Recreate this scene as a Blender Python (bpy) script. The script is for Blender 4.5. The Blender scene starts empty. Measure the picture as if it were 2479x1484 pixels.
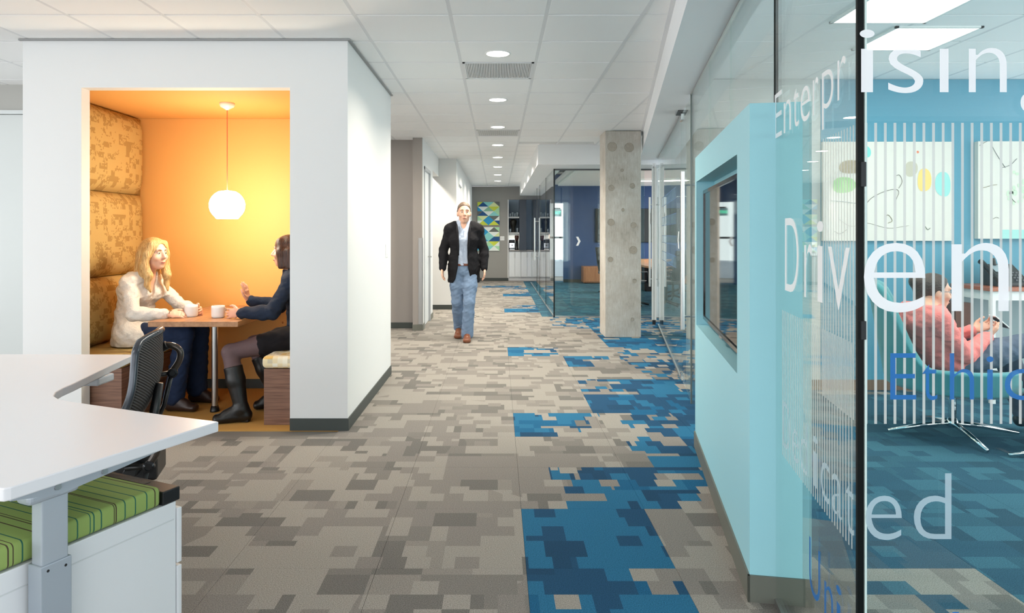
import bpy, bmesh, math, random
import numpy as np
from mathutils import Vector, Matrix

# ------------------------------------------------------------------ camera
CAM_H, F_PX, PX, PY = 1.385, 1675.0, 1205.0, 565.0     # in the 2479x1484 frame
CEIL = 2.75
scene = bpy.context.scene
COL = scene.collection
cam_data = bpy.data.cameras.new('camera')
cam = bpy.data.objects.new('camera', cam_data)
COL.objects.link(cam)
cam.location = (0, 0, CAM_H)
cam.rotation_euler = (math.pi / 2, 0, 0)
cam_data.sensor_fit = 'HORIZONTAL'
cam_data.sensor_width = 36.0
cam_data.lens = 36.0 * F_PX / 2479.0
cam_data.shift_x = (1239.5 - PX) / 2479.0
cam_data.shift_y = -(742.0 - PY) / 2479.0
cam_data.clip_start = 0.05
scene.camera = cam

# ------------------------------------------------------------------ light
vs = scene.view_settings
vs.view_transform = 'Standard'
vs.look = 'None'
vs.gamma = 1.0
vs.use_curve_mapping = False
vs.exposure = 0.24
scene.cycles.use_denoising = True
scene.cycles.max_bounces = 8
scene.cycles.diffuse_bounces = 4
scene.cycles.glossy_bounces = 4
scene.cycles.transparent_max_bounces = 20
scene.cycles.sample_clamp_indirect = 6.0
scene.cycles.adaptive_threshold = 0.03
scene.cycles.caustics_reflective = False
scene.cycles.caustics_refractive = False

SKY = 3.7            # overcast sky seen through the office windows
DOWN_W = 30.0        # each ceiling downlight, watts
TROFFER_W = 14.0     # each ceiling panel, watts
PENDANT = 52.0       # emission of the glass pendant
world = bpy.data.worlds.new('sky')
scene.world = world
world.use_nodes = True
bgn = world.node_tree.nodes['Background']
bgn.inputs['Color'].default_value = (0.93, 0.97, 1.0, 1)
bgn.inputs['Strength'].default_value = SKY

def portal(name, loc, rot, sx, sy):
    l = bpy.data.lights.new(name, 'AREA'); l.shape = 'RECTANGLE'; l.size = sx; l.size_y = sy
    l.cycles.is_portal = True
    o = bpy.data.objects.new(name, l); COL.objects.link(o); o.location = loc; o.rotation_euler = rot
    return o
H2 = math.pi / 2
portal('window_portal_back', (-3.05, -5.05, 1.45), (H2, 0, 0), 11.9, 2.4)
portal('window_portal_left', (-9.05, 0.6, 1.45), (H2, 0, -H2), 11.0, 2.4)
portal('window_portal_lounge', (6.55, 0.6, 1.45), (H2, 0, H2), 10.8, 2.4)
portal('window_portal_room', (6.55, 8.8, 1.45), (H2, 0, H2), 4.8, 2.4)
portal('window_portal_meeting', (6.55, 15.5, 1.45), (H2, 0, H2), 7.6, 2.4)

# ------------------------------------------------------------------ helpers
def fl(u, v, z=0.0):
    Y = (CAM_H - z) * F_PX / (v - PY)
    return ((u - PX) * Y / F_PX, Y, z)
def at(u, v, Y):
    return Vector(((u - PX) * Y / F_PX, Y, CAM_H - (v - PY) * Y / F_PX))

def tag(o, label=None, cat=None, group=None, kind=None):
    if label: o['label'] = label
    if cat: o['category'] = cat
    if group: o['group'] = group
    if kind: o['kind'] = kind
    return o
def thing(name, label, cat, loc=(0, 0, 0), group=None):
    o = bpy.data.objects.new(name, None); COL.objects.link(o)
    o.empty_display_size = 0.1
    o.location = loc
    return tag(o, label, cat, group)
def link(name, me, parent=None, mats=None):
    o = bpy.data.objects.new(name, me); COL.objects.link(o)
    if parent is not None:
        o.parent = parent
        if parent.type == 'EMPTY':
            o.matrix_parent_inverse = Matrix.Translation(-Vector(parent.location))
    return o
def obj(name, bm, m, parent=None, smooth=False, bevel=0.0, seg=2, M=None):
    """links a bmesh given in world coordinates as one mesh object"""
    if M is not None:
        bmesh.ops.transform(bm, matrix=M, verts=bm.verts)
    if smooth:
        for f in bm.faces: f.smooth = True
    bmesh.ops.recalc_face_normals(bm, faces=bm.faces)
    me = bpy.data.meshes.new(name)
    bm.to_mesh(me); bm.free()
    for mm in (m if isinstance(m, (list, tuple)) else [m]):
        me.materials.append(mm)
    o = link(name, me, parent)
    if bevel > 0:
        md = o.modifiers.new('bevel', 'BEVEL'); md.width = bevel; md.segments = seg
        md.limit_method = 'ANGLE'; md.angle_limit = math.radians(40)
        md.harden_normals = False
    return o
def struct(name, bm, m, **k):
    o = obj(name, bm, m, **k); o['kind'] = 'structure'; return o

def B(): return bmesh.new()
def box(bm, x0, x1, y0, y1, z0, z1):
    vv = [bm.verts.new(p) for p in ((x0,y0,z0),(x1,y0,z0),(x1,y1,z0),(x0,y1,z0),(x0,y0,z1),(x1,y0,z1),(x1,y1,z1),(x0,y1,z1))]
    for f in ((3,2,1,0),(4,5,6,7),(0,1,5,4),(1,2,6,5),(2,3,7,6),(3,0,4,7)):
        bm.faces.new([vv[i] for i in f])
    return bm
def bx(*a): return box(B(), *a)
def prism(bm, pts, z0, z1):
    lo = [bm.verts.new((p[0], p[1], z0)) for p in pts]
    hi = [bm.verts.new((p[0], p[1], z1)) for p in pts]
    n = len(pts)
    bm.faces.new(lo[::-1]); bm.faces.new(hi)
    for i in range(n):
        bm.faces.new((lo[i], lo[(i+1) % n], hi[(i+1) % n], hi[i]))
    return bm
def obox(bm, p0, p1, w0, w1, z0, z1):
    """box along plan line p0-p1, from offset w0 to w1 on its right side"""
    d = Vector((p1[0]-p0[0], p1[1]-p0[1])).normalized(); r = Vector((d.y, -d.x))
    a, b = Vector(p0[:2]), Vector(p1[:2])
    return prism(bm, [a + r*w0, b + r*w0, b + r*w1, a + r*w1], z0, z1)
def tube(bm, pts, r, n=10, closed=False, caps=True):
    pts = [Vector(p) for p in pts]; N = len(pts)
    rs = r if isinstance(r, (list, tuple)) else [r]*N
    rings = []; up = None
    for i, p in enumerate(pts):
        if closed: t = pts[(i+1) % N] - pts[i-1]
        else: t = pts[min(i+1, N-1)] - pts[max(i-1, 0)]
        t.normalize()
        if up is None:
            up = Vector((0,0,1)) if abs(t.z) < 0.9 else Vector((1,0,0))
        s = t.cross(up).normalized(); up = s.cross(t).normalized()
        rings.append([bm.verts.new(p + (s*math.cos(a) + up*math.sin(a))*rs[i]) for a in [2*math.pi*k/n for k in range(n)]])
    m = N if closed else N-1
    for i in range(m):
        A, Bb = rings[i], rings[(i+1) % N]
        for k in range(n):
            bm.faces.new((A[k], A[(k+1) % n], Bb[(k+1) % n], Bb[k]))
    if caps and not closed:
        bm.faces.new(rings[0][::-1]); bm.faces.new(rings[-1])
    return bm
def lathe(bm, prof, c=(0,0,0), n=24):
    """prof: list of (r, z)"""
    c = Vector(c); rings = []
    for r, z in prof:
        if r < 1e-5: rings.append([bm.verts.new(c + Vector((0,0,z)))])
        else: rings.append([bm.verts.new(c + Vector((r*math.cos(2*math.pi*k/n), r*math.sin(2*math.pi*k/n), z))) for k in range(n)])
    for A, Bb in zip(rings[:-1], rings[1:]):
        for k in range(n):
            a0, a1 = A[k % len(A)], A[(k+1) % len(A)]; b0, b1 = Bb[k % len(Bb)], Bb[(k+1) % len(Bb)]
            vs_ = []
            for q in (a0, a1, b1, b0):
                if q not in vs_: vs_.append(q)
            if len(vs_) > 2: bm.faces.new(vs_)
    return bm
def arc(pts, n=24):
    """Catmull-Rom through points"""
    P = [Vector(p) for p in pts]; P = [2*P[0]-P[1]] + P + [2*P[-1]-P[-2]]
    out = []
    for i in range(1, len(P)-2):
        for k in range(n):
            t = k/n
            out.append(0.5*((2*P[i]) + (P[i+1]-P[i-1])*t + (2*P[i-1]-5*P[i]+4*P[i+1]-P[i+2])*t*t + (3*P[i]-P[i-1]-3*P[i+1]+P[i+2])*t**3))
    out.append(P[-2]); return out

# ------------------------------------------------------------------ materials
def lin(c):
    return tuple((x/255/12.92 if x/255 <= 0.04045 else ((x/255+0.055)/1.055)**2.4) for x in c)
class NT:
    def __init__(s, name):
        s.m = bpy.data.materials.new(name); s.m.use_nodes = True
        s.t = s.m.node_tree; s.p = s.t.nodes['Principled BSDF']; s.out = s.t.nodes['Material Output']
    def n(s, typ, **kw):
        nd = s.t.nodes.new(typ)
        for k, v in kw.items():
            if k.startswith('i_'):
                key = k[2:]; nd.inputs[int(key) if key.isdigit() else key].default_value = v
            else: setattr(nd, k, v)
        return nd
    def l(s, a, b): s.t.links.new(a, b)
    def math(s, op, a, b=None, c=None):
        nd = s.n('ShaderNodeMath', operation=op)
        for i, x in enumerate((a, b, c)):
            if x is None: continue
            if isinstance(x, (int, float)): nd.inputs[i].default_value = x
            else: s.l(x, nd.inputs[i])
        return nd.outputs[0]
    def vmath(s, op, a, b=None):
        nd = s.n('ShaderNodeVectorMath', operation=op)
        for i, x in enumerate((a, b)):
            if x is None: continue
            if isinstance(x, (tuple, list)): nd.inputs[i].default_value = x
            else: s.l(x, nd.inputs[i])
        return nd.outputs[0]
    def mix(s, f, a, b):
        nd = s.n('ShaderNodeMix', data_type='RGBA')
        for sock, x in ((nd.inputs['Factor'], f), (nd.inputs['A'], a), (nd.inputs['B'], b)):
            if isinstance(x, (int, float)): sock.default_value = x
            elif isinstance(x, (tuple, list)): sock.default_value = tuple(x)[:3] + (1,)
            else: s.l(x, sock)
        return nd.outputs['Result']
    def ramp(s, f, stops, const=False):
        nd = s.n('ShaderNodeValToRGB'); cr = nd.color_ramp
        if const: cr.interpolation = 'CONSTANT'
        while len(cr.elements) < len(stops): cr.elements.new(0.5)
        for e, (pos, c) in zip(cr.elements, stops):
            e.position = pos; e.color = tuple(c)[:3] + (1,)
        s.l(f, nd.inputs[0]); return nd.outputs[0]
    def bump(s, h, strength=0.3, dist=0.01):
        nd = s.n('ShaderNodeBump', i_Strength=strength, i_Distance=dist)
        s.l(h, nd.inputs['Height']); s.l(nd.outputs[0], s.p.inputs['Normal'])
    def noise(s, vec, scale=5.0, detail=2.0, rough=0.5):
        nd = s.n('ShaderNodeTexNoise', i_Scale=scale, i_Detail=detail, i_Roughness=rough)
        if vec is not None: s.l(vec, nd.inputs['Vector'])
        return nd.outputs['Fac']
    def pos(s): return s.n('ShaderNodeNewGeometry').outputs['Position']
    def ocoord(s): return s.n('ShaderNodeTexCoord').outputs['Object']
    def white(s, vec):
        nd = s.n('ShaderNodeTexWhiteNoise', noise_dimensions='3D'); s.l(vec, nd.inputs['Vector']); return nd
MATS = {}
def mat(name, c, rough=0.5, metal=0.0, var=0.0, scale=30.0, bump=0.0, spec=0.5, sheen=0.0, coat=0.0, stretch=None):
    if name in MATS: return MATS[name]
    t = NT(name); p = t.p
    col = lin(c)
    p.inputs['Base Color'].default_value = col + (1,)
    p.inputs['Roughness'].default_value = rough; p.inputs['Metallic'].default_value = metal
    p.inputs['Specular IOR Level'].default_value = spec
    if sheen: p.inputs['Sheen Weight'].default_value = sheen
    if coat: p.inputs['Coat Weight'].default_value = coat; p.inputs['Coat Roughness'].default_value = 0.1
    if var or bump:
        v = t.pos()
        if stretch: v = t.vmath('MULTIPLY', v, stretch)
        f = t.noise(v, scale, 4.0, 0.6)
        if var:
            t.l(t.mix(f, tuple(x*(1-var) for x in col), tuple(min(1, x*(1+var)) for x in col)), p.inputs['Base Color'])
        if bump: t.bump(f, bump, 0.004)
    MATS[name] = t.m
    return t.m
def emis(name, c, s):
    t = NT(name); t.p.inputs['Base Color'].default_value = (0,0,0,1)
    t.p.inputs['Emission Color'].default_value = tuple(c) + (1,); t.p.inputs['Emission Strength'].default_value = s
    MATS[name] = t.m; return t.m

def glass_mat(name, tint=(0.93, 0.975, 0.955), boost=1.0):
    t = NT(name); t.t.nodes.remove(t.p)
    geo = t.n('ShaderNodeNewGeometry')
    ior = t.math('ADD', t.math('MULTIPLY', geo.outputs['Backfacing'], 1/1.5 - 1.5), 1.5)
    fr = t.n('ShaderNodeFresnel'); t.l(ior, fr.inputs['IOR'])
    f = t.math('MINIMUM', t.math('MULTIPLY', fr.outputs[0], boost), 1.0)
    tr = t.n('ShaderNodeBsdfTransparent'); tr.inputs[0].default_value = tint + (1,)
    gl = t.n('ShaderNodeBsdfGlossy'); gl.inputs['Roughness'].default_value = 0.0
    gl.inputs['Color'].default_value = (1, 1, 1, 1)
    mx = t.n('ShaderNodeMixShader'); t.l(f, mx.inputs[0]); t.l(tr.outputs[0], mx.inputs[1]); t.l(gl.outputs[0], mx.inputs[2])
    t.l(mx.outputs[0], t.out.inputs['Surface'])
    MATS[name] = t.m; return t.m
def film_mat(name, c, alpha):
    t = NT(name); t.p.inputs['Base Color'].default_value = lin(c) + (1,)
    t.p.inputs['Roughness'].default_value = 0.5
    t.p.inputs['Alpha'].default_value = alpha
    MATS[name] = t.m; return t.m

WHITE = mat('white_paint', (226, 227, 227), 0.6, bump=0.05, scale=180)
WHITE2 = mat('soffit_white_paint', (240, 241, 243), 0.6, bump=0.05, scale=180)
TILE = mat('ceiling_tile_white', (252, 252, 252), 0.85, var=0.015, scale=120, bump=0.12)
TBAR = mat('ceiling_grid_white_metal', (232, 233, 235), 0.5)
TAUPE = mat('taupe_paint', (150, 144, 140), 0.6, bump=0.05, scale=180)
GREYW = mat('grey_paint', (152, 150, 145), 0.6, bump=0.05, scale=180)
LGREY = mat('light_grey_paint', (205, 210, 208), 0.6, bump=0.05, scale=180)
NAVY = mat('navy_paint', (44, 76, 124), 0.45, bump=0.05, scale=180)
TEALW = mat('teal_blue_paint', (82, 150, 174), 0.5, bump=0.05, scale=180)
CYAN = mat('aqua_paint', (158, 212, 224), 0.5, bump=0.05, scale=180)
ORANGE = mat('orange_paint', (230, 172, 96), 0.6, bump=0.05, scale=180)
BASE = mat('dark_rubber_base', (62, 68, 66), 0.5)
BASE2 = mat('grey_rubber_base', (104, 106, 98), 0.5)
BLACK = mat('black_plastic', (16, 17, 19), 0.35)
BLACKM = mat('matt_black', (10, 10, 11), 0.6)
STEEL = mat('brushed_steel', (205, 206, 206), 0.28, 1.0)
CHROME = mat('polished_chrome', (225, 228, 230), 0.08, 1.0)
ALU = mat('painted_aluminium', (168, 177, 186), 0.4, 0.2)
GLASS = glass_mat('clear_glass')
GLASSE = mat('green_glass_edge', (8, 14, 14), 0.5, spec=0.15)
GLASSREFL = mat('pale_edge_reflection', (206, 226, 222), 0.1)
TRIMW = mat('white_trim', (242, 242, 240), 0.4)

def wood(name, c1, c2, axis=(1, 1, 14), rough=0.4, sc=3.0):
    t = NT(name); v = t.vmath('MULTIPLY', t.pos(), axis)
    f = t.noise(v, sc, 6.0, 0.65)
    c = t.ramp(f, [(0.3, lin(c1)), (0.7, lin(c2))])
    f2 = t.noise(t.vmath('MULTIPLY', v, (4, 4, 4)), sc*2, 3.0)
    c = t.mix(t.math('MULTIPLY', f2, 0.35), c, lin(c1)); t.l(c, t.p.inputs['Base Color'])
    t.p.inputs['Roughness'].default_value = rough
    t.bump(f, 0.08, 0.003); MATS[name] = t.m; return t.m
WALNUT = wood('walnut_veneer', (92, 62, 50), (158, 120, 100), (1, 1, 26))
OAK = wood('oak_veneer', (150, 104, 68), (198, 150, 108), (9, 1.2, 9))
OAKV = wood('oak_veneer_upright', (158, 100, 66), (190, 134, 94), (9, 9, 1))

def carpet_mat():
    t = NT('carpet_tile_pile'); P = t.pos()
    sep = t.n('ShaderNodeSeparateXYZ'); t.l(P, sep.inputs[0])
    x, y = sep.outputs[0], sep.outputs[1]
    def cells(w, h, seed):
        row = t.math('FLOOR', t.math('DIVIDE', t.math('ADD', y, 20.0 - 2.861 + seed*0), h))
        cb = t.n('ShaderNodeCombineXYZ', i_2=seed); t.l(row, cb.inputs[0])
        off = t.math('MULTIPLY', t.white(cb.outputs[0]).outputs['Value'], 1.0)
        off = t.math('MULTIPLY', t.math('FLOOR', t.math('MULTIPLY', off, 3.99)), 0.25)
        colm = t.math('FLOOR', t.math('ADD', t.math('DIVIDE', x, w), off))
        c2 = t.n('ShaderNodeCombineXYZ', i_2=seed + 5.3); t.l(row, c2.inputs[0]); t.l(colm, c2.inputs[1])
        return t.white(c2.outputs[0])
    s = 0.6185
    A = cells(s/3.0, s/4.0, 1.0); Bc = cells(s/6.0, s/6.0, 2.0); C = cells(s/2.0, s/3.0, 3.0)
    sel = t.math('GREATER_THAN', Bc.outputs['Value'], 0.66)
    selc = t.math('GREATER_THAN', C.outputs['Value'], 0.62)
    sa = t.n('ShaderNodeSeparateColor'); t.l(A.outputs['Color'], sa.inputs[0])
    sb = t.n('ShaderNodeSeparateColor'); t.l(Bc.outputs['Color'], sb.inputs[0])
    sc_ = t.n('ShaderNodeSeparateColor'); t.l(C.outputs['Color'], sc_.inputs[0])
    def pick(ch):
        m1 = t.n('ShaderNodeMix', data_type='FLOAT'); t.l(selc, m1.inputs['Factor']); t.l(sa.outputs[ch], m1.inputs['A']); t.l(sc_.outputs[ch], m1.inputs['B'])
        m2 = t.n('ShaderNodeMix', data_type='FLOAT'); t.l(sel, m2.inputs['Factor']); t.l(m1.outputs['Result'], m2.inputs['A']); t.l(sb.outputs[ch], m2.inputs['B'])
        return m2.outputs['Result']
    tone, thr = pick(0), pick(1)
    at_ = t.n('ShaderNodeAttribute', attribute_name='blue'); 
    big = t.noise(P, 0.35, 1.0)
    tone2 = t.math('ADD', t.math('MULTIPLY', tone, 0.72), t.math('MULTIPLY', big, 0.30))
    grey = t.ramp(tone2, [(0.0, lin((112, 109, 105))), (0.34, lin((124, 120, 115))), (0.45, lin((138, 133, 127))), (0.58, lin((150, 145, 138))), (0.76, lin((132, 127, 122)))], True)
    blue = t.ramp(tone, [(0.0, lin((36, 70, 98))), (0.30, lin((34, 92, 128))), (0.62, lin((44, 104, 138))), (0.84, lin((38, 76, 106)))], True)
    dusk = t.ramp(tone, [(0.0, lin((52, 82, 98))), (0.36, lin((58, 94, 110))), (0.62, lin((66, 106, 122))), (0.80, lin((54, 88, 106)))], True)
    sepb = t.n('ShaderNodeSeparateColor'); t.l(at_.outputs['Color'], sepb.inputs[0])
    bl = t.math('GREATER_THAN', sepb.outputs[0], t.math('ADD', t.math('MULTIPLY', thr, 0.9), 0.05))
    bluec = t.mix(sepb.outputs[1], blue, dusk)
    c = t.mix(bl, grey, bluec)
    pile = t.noise(P, 230.0, 3.0, 0.75)
    c = t.mix(t.math('MULTIPLY', t.math('SUBTRACT', pile, 0.5), 0.0), c, c)
    hs = t.n('ShaderNodeHueSaturation'); t.l(c, hs.inputs['Color']); t.l(t.math('ADD', t.math('MULTIPLY', pile, 2.6), -0.28), hs.inputs['Value'])
    t.l(hs.outputs[0], t.p.inputs['Base Color'])
    t.p.inputs['Roughness'].default_value = 0.95; t.p.inputs['Specular IOR Level'].default_value = 0.1
    t.bump(pile, 0.5, 0.004)
    return t.m
CARPET = carpet_mat()

def pixel_fabric(name, base, dark, cell, big):
    t = NT(name); P = t.pos()
    v = t.vmath('DIVIDE', P, (cell*50, cell, cell))
    fl1 = t.vmath('FLOOR', v)
    w1 = t.white(fl1).outputs['Value']
    v2 = t.vmath('FLOOR', t.vmath('DIVIDE', P, (cell*50, big, big*0.8)))
    w2 = t.white(v2).outputs['Value']
    n = t.noise(t.vmath('MULTIPLY', fl1, (1, 1, 1)), 0.30, 1.0)
    f = t.math('GREATER_THAN', t.math('ADD', t.math('ADD', t.math('MULTIPLY', w1, 0.30), t.math('MULTIPLY', n, 0.55)), t.math('MULTIPLY', w2, 0.55)), 0.78)
    c = t.mix(f, lin(base), lin(dark)); t.l(c, t.p.inputs['Base Color'])
    t.p.inputs['Roughness'].default_value = 0.85
    t.p.inputs['Specular IOR Level'].default_value = 0.2
    t.bump(t.noise(P, 300, 2), 0.2, 0.003); MATS[name] = t.m; return t.m
GOLD = pixel_fabric('golden_pixel_fabric', (190, 162, 104), (164, 134, 80), 0.011, 0.055)
def patch_fabric():
    t = NT('pale_patchwork_fabric'); P = t.pos()
    w = t.white(t.vmath('FLOOR', t.vmath('DIVIDE', P, (0.036, 0.05, 0.030)))).outputs['Value']
    c = t.ramp(w, [(0, lin((232, 216, 176))), (0.3, lin((206, 196, 170))), (0.5, lin((240, 234, 214))), (0.75, lin((222, 184, 110))), (0.85, lin((236, 226, 200)))], True)
    t.l(c, t.p.inputs['Base Color']); t.p.inputs['Roughness'].default_value = 0.85
    t.bump(t.noise(P, 300, 2), 0.2, 0.003); return t.m
PATCH = patch_fabric()
def concrete():
    t = NT('board_formed_concrete'); P = t.pos()
    n1 = t.noise(P, 2.2, 6, 0.65); n2 = t.noise(t.vmath('MULTIPLY', P, (14, 14, 2.2)), 5, 5, 0.7); n3 = t.noise(P, 9, 4, 0.7)
    f = t.math('ADD', t.math('MULTIPLY', n1, 0.45), t.math('ADD', t.math('MULTIPLY', n2, 0.35), t.math('MULTIPLY', n3, 0.2)))
    c = t.ramp(f, [(0.30, lin((140, 132, 122))), (0.44, lin((182, 175, 164))), (0.56, lin((198, 194, 186))), (0.68, lin((222, 219, 212)))])
    t.l(c, t.p.inputs['Base Color']); t.p.inputs['Roughness'].default_value = 0.8
    t.bump(f, 0.5, 0.01); return t.m
CONC = concrete()
CONCD = mat('dark_concrete_plug', (170, 161, 148), 0.85, var=0.3, scale=60, bump=0.3)
def green_stripe():
    t = NT('green_striped_fabric'); P = t.pos()
    d = t.n('ShaderNodeVectorMath', operation='DOT_PRODUCT'); t.l(P, d.inputs[0]); d.inputs[1].default_value = (0.4175, 0.9087, 0)
    s = d.outputs['Value']
    f = None
    cell = t.math('FLOOR', t.math('MULTIPLY', s, 26)); fr = t.math('FRACT', t.math('MULTIPLY', s, 26))
    cb = t.n('ShaderNodeCombineXYZ'); t.l(cell, cb.inputs[0])
    w = t.white(cb.outputs[0]); sp = t.n('ShaderNodeSeparateColor'); t.l(w.outputs['Color'], sp.inputs[0])
    def line(c, wd):
        return t.math('LESS_THAN', t.math('ABSOLUTE', t.math('SUBTRACT', fr, c)), wd)
    l1 = line(t.math('ADD', t.math('MULTIPLY', sp.outputs[0], 0.6), 0.2), 0.055)
    l2 = t.math('MULTIPLY', line(t.math('ADD', t.math('MULTIPLY', sp.outputs[1], 0.6), 0.2), 0.04), t.math('GREATER_THAN', sp.outputs[2], 0.5))
    f = t.math('MAXIMUM', l1, l2)
    lc = t.mix(t.math('GREATER_THAN', sp.outputs[2], 0.7), lin((36, 96, 78)), lin((70, 60, 40)))
    c = t.mix(f, lin((140, 164, 90)), lc)
    t.l(c, t.p.inputs['Base Color']); t.p.inputs['Roughness'].default_value = 0.85
    t.bump(t.noise(P, 400, 2), 0.2, 0.002); return t.m
GREEN = green_stripe()
# ------------------------------------------------------------------ the setting: floor
def seen(x, y, z, pu=60, pv=60):
    if y < 0.3: return False
    u = PX + F_PX*x/y; v = PY - F_PX*(z - CAM_H)/y
    return -pu < u < 2479 + pu and -pv < v < 1484 + pv
def gx(y): return 0.593 + 0.1755*y           # plan line of the slanted glass wall
floor_o = struct('floor', bx(-9.1, 6.6, -5.1, 22.5, -0.12, -0.008), mat('floor_slab', (120, 116, 110), 0.9))
CT = 0.618; CX0, CY0 = 0.118, 2.861
BLUE = {(-1,1):(0,0,0), (-1,0):(1,.35,0), (-2,0):(1,.2,0), (0,0):(1,1,0), (0,1):(.0,.12,0), (1,0):(0,.75,0), (1,1):(1.0,.25,0), (2,1):(0.05,1.0,0), (2,2):(1,1,0),
        (3,0):(1.1,.1,0), (3,1):(.1,.9,0), (3,2):(1,1,0), (4,1):(1,1,0), (4,2):(1,1,0), (5,1):(.1,.95,0), (5,2):(1,.8,0), (6,2):(.2,.8,0),
        (7,1):(1.1,0,0), (7,2):(.3,.9,0), (8,0):(1.1,.1,0), (8,2):(.2,.8,0), (9,2):(1,1,0), (10,2):(.6,.8,0), (11,2):(.9,.6,0), (11,1):(0,.3,0),
        (12,1):(0,.8,0), (12,2):(1,.7,0), (13,1):(.0,.5,0), (13,2):(.6,.6,0), (15,0):(1,1,0), (15,1):(.9,.5,0), (16,0):(.1,.5,0),
        (20,0):(1,1,0), (20,1):(1,1,0), (21,0):(0,.9,0), (23,0):(.2,.9,0), (24,0):(1,.2,0), (24,-1):(.3,.7,0), (6,3):(1,1,0), (7,3):(1,.7,0), (8,3):(.7,.7,0), (9,3):(.7,.5,0)}
tile_mesh = {}
def carpet_mesh(key, x0=None, y0=None):
    if key in tile_mesh: return tile_mesh[key]
    me = bpy.data.meshes.new('carpet_tile'); h = CT/2 - 0.0003; b = 0.0006
    vv = []
    for z, e in ((-0.008, 0), (-0.0015, 0), (0, b)):
        vv += [(-h+e, -h+e, z), (h-e, -h+e, z), (h-e, h-e, z), (-h+e, h-e, z)]
    ff = [(3,2,1,0), (8,9,10,11)]
    for L in (0, 4):
        for i in range(4): ff.append((L+i, L+(i+1) % 4, L+4+(i+1) % 4, L+4+i))
    me.from_pydata(vv, [], ff); me.materials.append(CARPET)
    a = me.attributes.new('blue', 'FLOAT_COLOR', 'POINT')
    for i, v in enumerate(vv):
        a.data[i].color = (key[0] if v[0] < 0 else key[1], key[2], 0, 1)
    tile_mesh[key] = me; return me
cells = []
for j in range(-14, 32):
    for k in range(-15, 12):
        cx, cy = CX0 + (k+.5)*CT, CY0 + (j+.5)*CT
        if cy > 20.3 or cx > 6.5 or cx < -9: continue
        if -3.3 < cx < -1.1 and 4.95 < cy < 6.7: continue
        key = BLUE.get((j, k), (0, 0, 0))
        if cx > gx(cy) and cy < 6.2 and (j, k) not in BLUE:
            key = (1, 1, 1)
            if cy < CY0: key = (.55, .05, 1) if k == 2 else ((0.9, 1, 1))
        elif cx > gx(cy) and cy < 11.4 and (j, k) not in BLUE: key = (.6, .6, 1)
        elif cx > 0.93 and cy > 11.45: key = (1, 1, 1)
        elif k >= 2 and (j, k) not in BLUE and cy < 11.4: key = (.5, .6, 0)
        cells.append((not seen(cx, cy, 0, 150, 150), cy + 0.15*abs(cx), cx, cy, key))
cells.sort()
rest = {}
for i, (hid, _, cx, cy, key) in enumerate(cells):
    if i < 295 and not hid:
        o = link('carpet_tile', carpet_mesh(key), floor_o); o.location = (cx, cy, 0)
    else: rest.setdefault(key, []).append((cx, cy))
def joined(name, meshes_pos, m, parent):
    V, Fc, A = [], [], []
    for me, poss in meshes_pos:
        n = len(me.vertices); co = np.empty(n*3, np.float32); me.vertices.foreach_get('co', co); co = co.reshape(-1, 3)
        fa = [tuple(p.vertices) for p in me.polygons]
        ca = [tuple(d.color) for d in me.attributes['blue'].data] if 'blue' in me.attributes else None
        for p in poss:
            b = len(V); V += [tuple(r) for r in (co + np.array(p, np.float32))]; Fc += [tuple(b+i for i in f) for f in fa]
            if ca: A += ca
    me = bpy.data.meshes.new(name); me.from_pydata(V, [], Fc); me.materials.append(m)
    if A:
        a = me.attributes.new('blue', 'FLOAT_COLOR', 'POINT'); a.data.foreach_set('color', [c for q in A for c in q])
    o = link(name, me, parent); o['kind'] = 'stuff'; return o
joined('carpet_tiles_beyond', [(carpet_mesh(k), [(x, y, 0) for x, y in ps]) for k, ps in rest.items()], CARPET, floor_o)
obj('wood_floor_strip', bx(-3, 1.46, 20.02, 21.0, -0.008, 0.001), mat('dark_plank', (112, 98, 90), 0.5, var=0.15, scale=6), floor_o)
obj('booth_carpet', bx(-3.3, -1.1, 4.866, 6.75, -0.008, 0.004), mat('amber_carpet', (196, 146, 72), 0.95, var=0.15, scale=200, bump=0.4), floor_o)

# ------------------------------------------------------------------ ceiling
bm = bx(-9.1, 6.6, -5.1, 10.9, CEIL + 0.012, CEIL + 0.1)
box(bm, -9.1, 0.9, 10.9, 20.9, CEIL + 0.012, CEIL + 0.1)
ceil_o = struct('ceiling', bm, mat('ceiling_deck_white', (225, 225, 225), 0.9))
GT = 0.60; GX0, GY0 = 0.3044, 4.322
h = GT/2 - 0.011
me_ct = bpy.data.meshes.new('ceiling_tile')
vv = [(-h,-h,.012),(h,-h,.012),(h,h,.012),(-h,h,.012),(-h,-h,.002),(h,-h,.002),(h,h,.002),(-h,h,.002),(-h+.002,-h+.002,0),(h-.002,-h+.002,0),(h-.002,h-.002,0),(-h+.002,h-.002,0)]
ff = [(0,1,2,3),(11,10,9,8)]
for L in (0, 4):
    for i in range(4): ff.append((L+4+i, L+4+(i+1) % 4, L+(i+1) % 4, L+i))
me_ct.from_pydata(vv, [], ff); me_ct.materials.append(TILE)
GRILLES = {(2, -1), (8, -1)}
lst = []
for j in range(-15, 28):
    for k in range(-16, 11):
        cx, cy = GX0 + (k+.5)*GT, GY0 + (j+.5)*GT
        if cx < -8.9 or cx > 6.4 or cy < -4.9: continue
        if cy > 20.0 or (cy > 10.6 and cx > 0.6): continue
        if -3.2 < cx < -1.2 and 5.0 < cy < 6.7: continue
        bl = 0.34 + 0.1735*cy
        if bl - 0.25 < cx < bl + 0.55 and cy < 10.6: continue
        if (j, k) in GRILLES: continue
        lst.append((not seen(cx, cy, CEIL, 120, 90), cy, cx, j, k))
lst.sort(); restc = []
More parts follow.
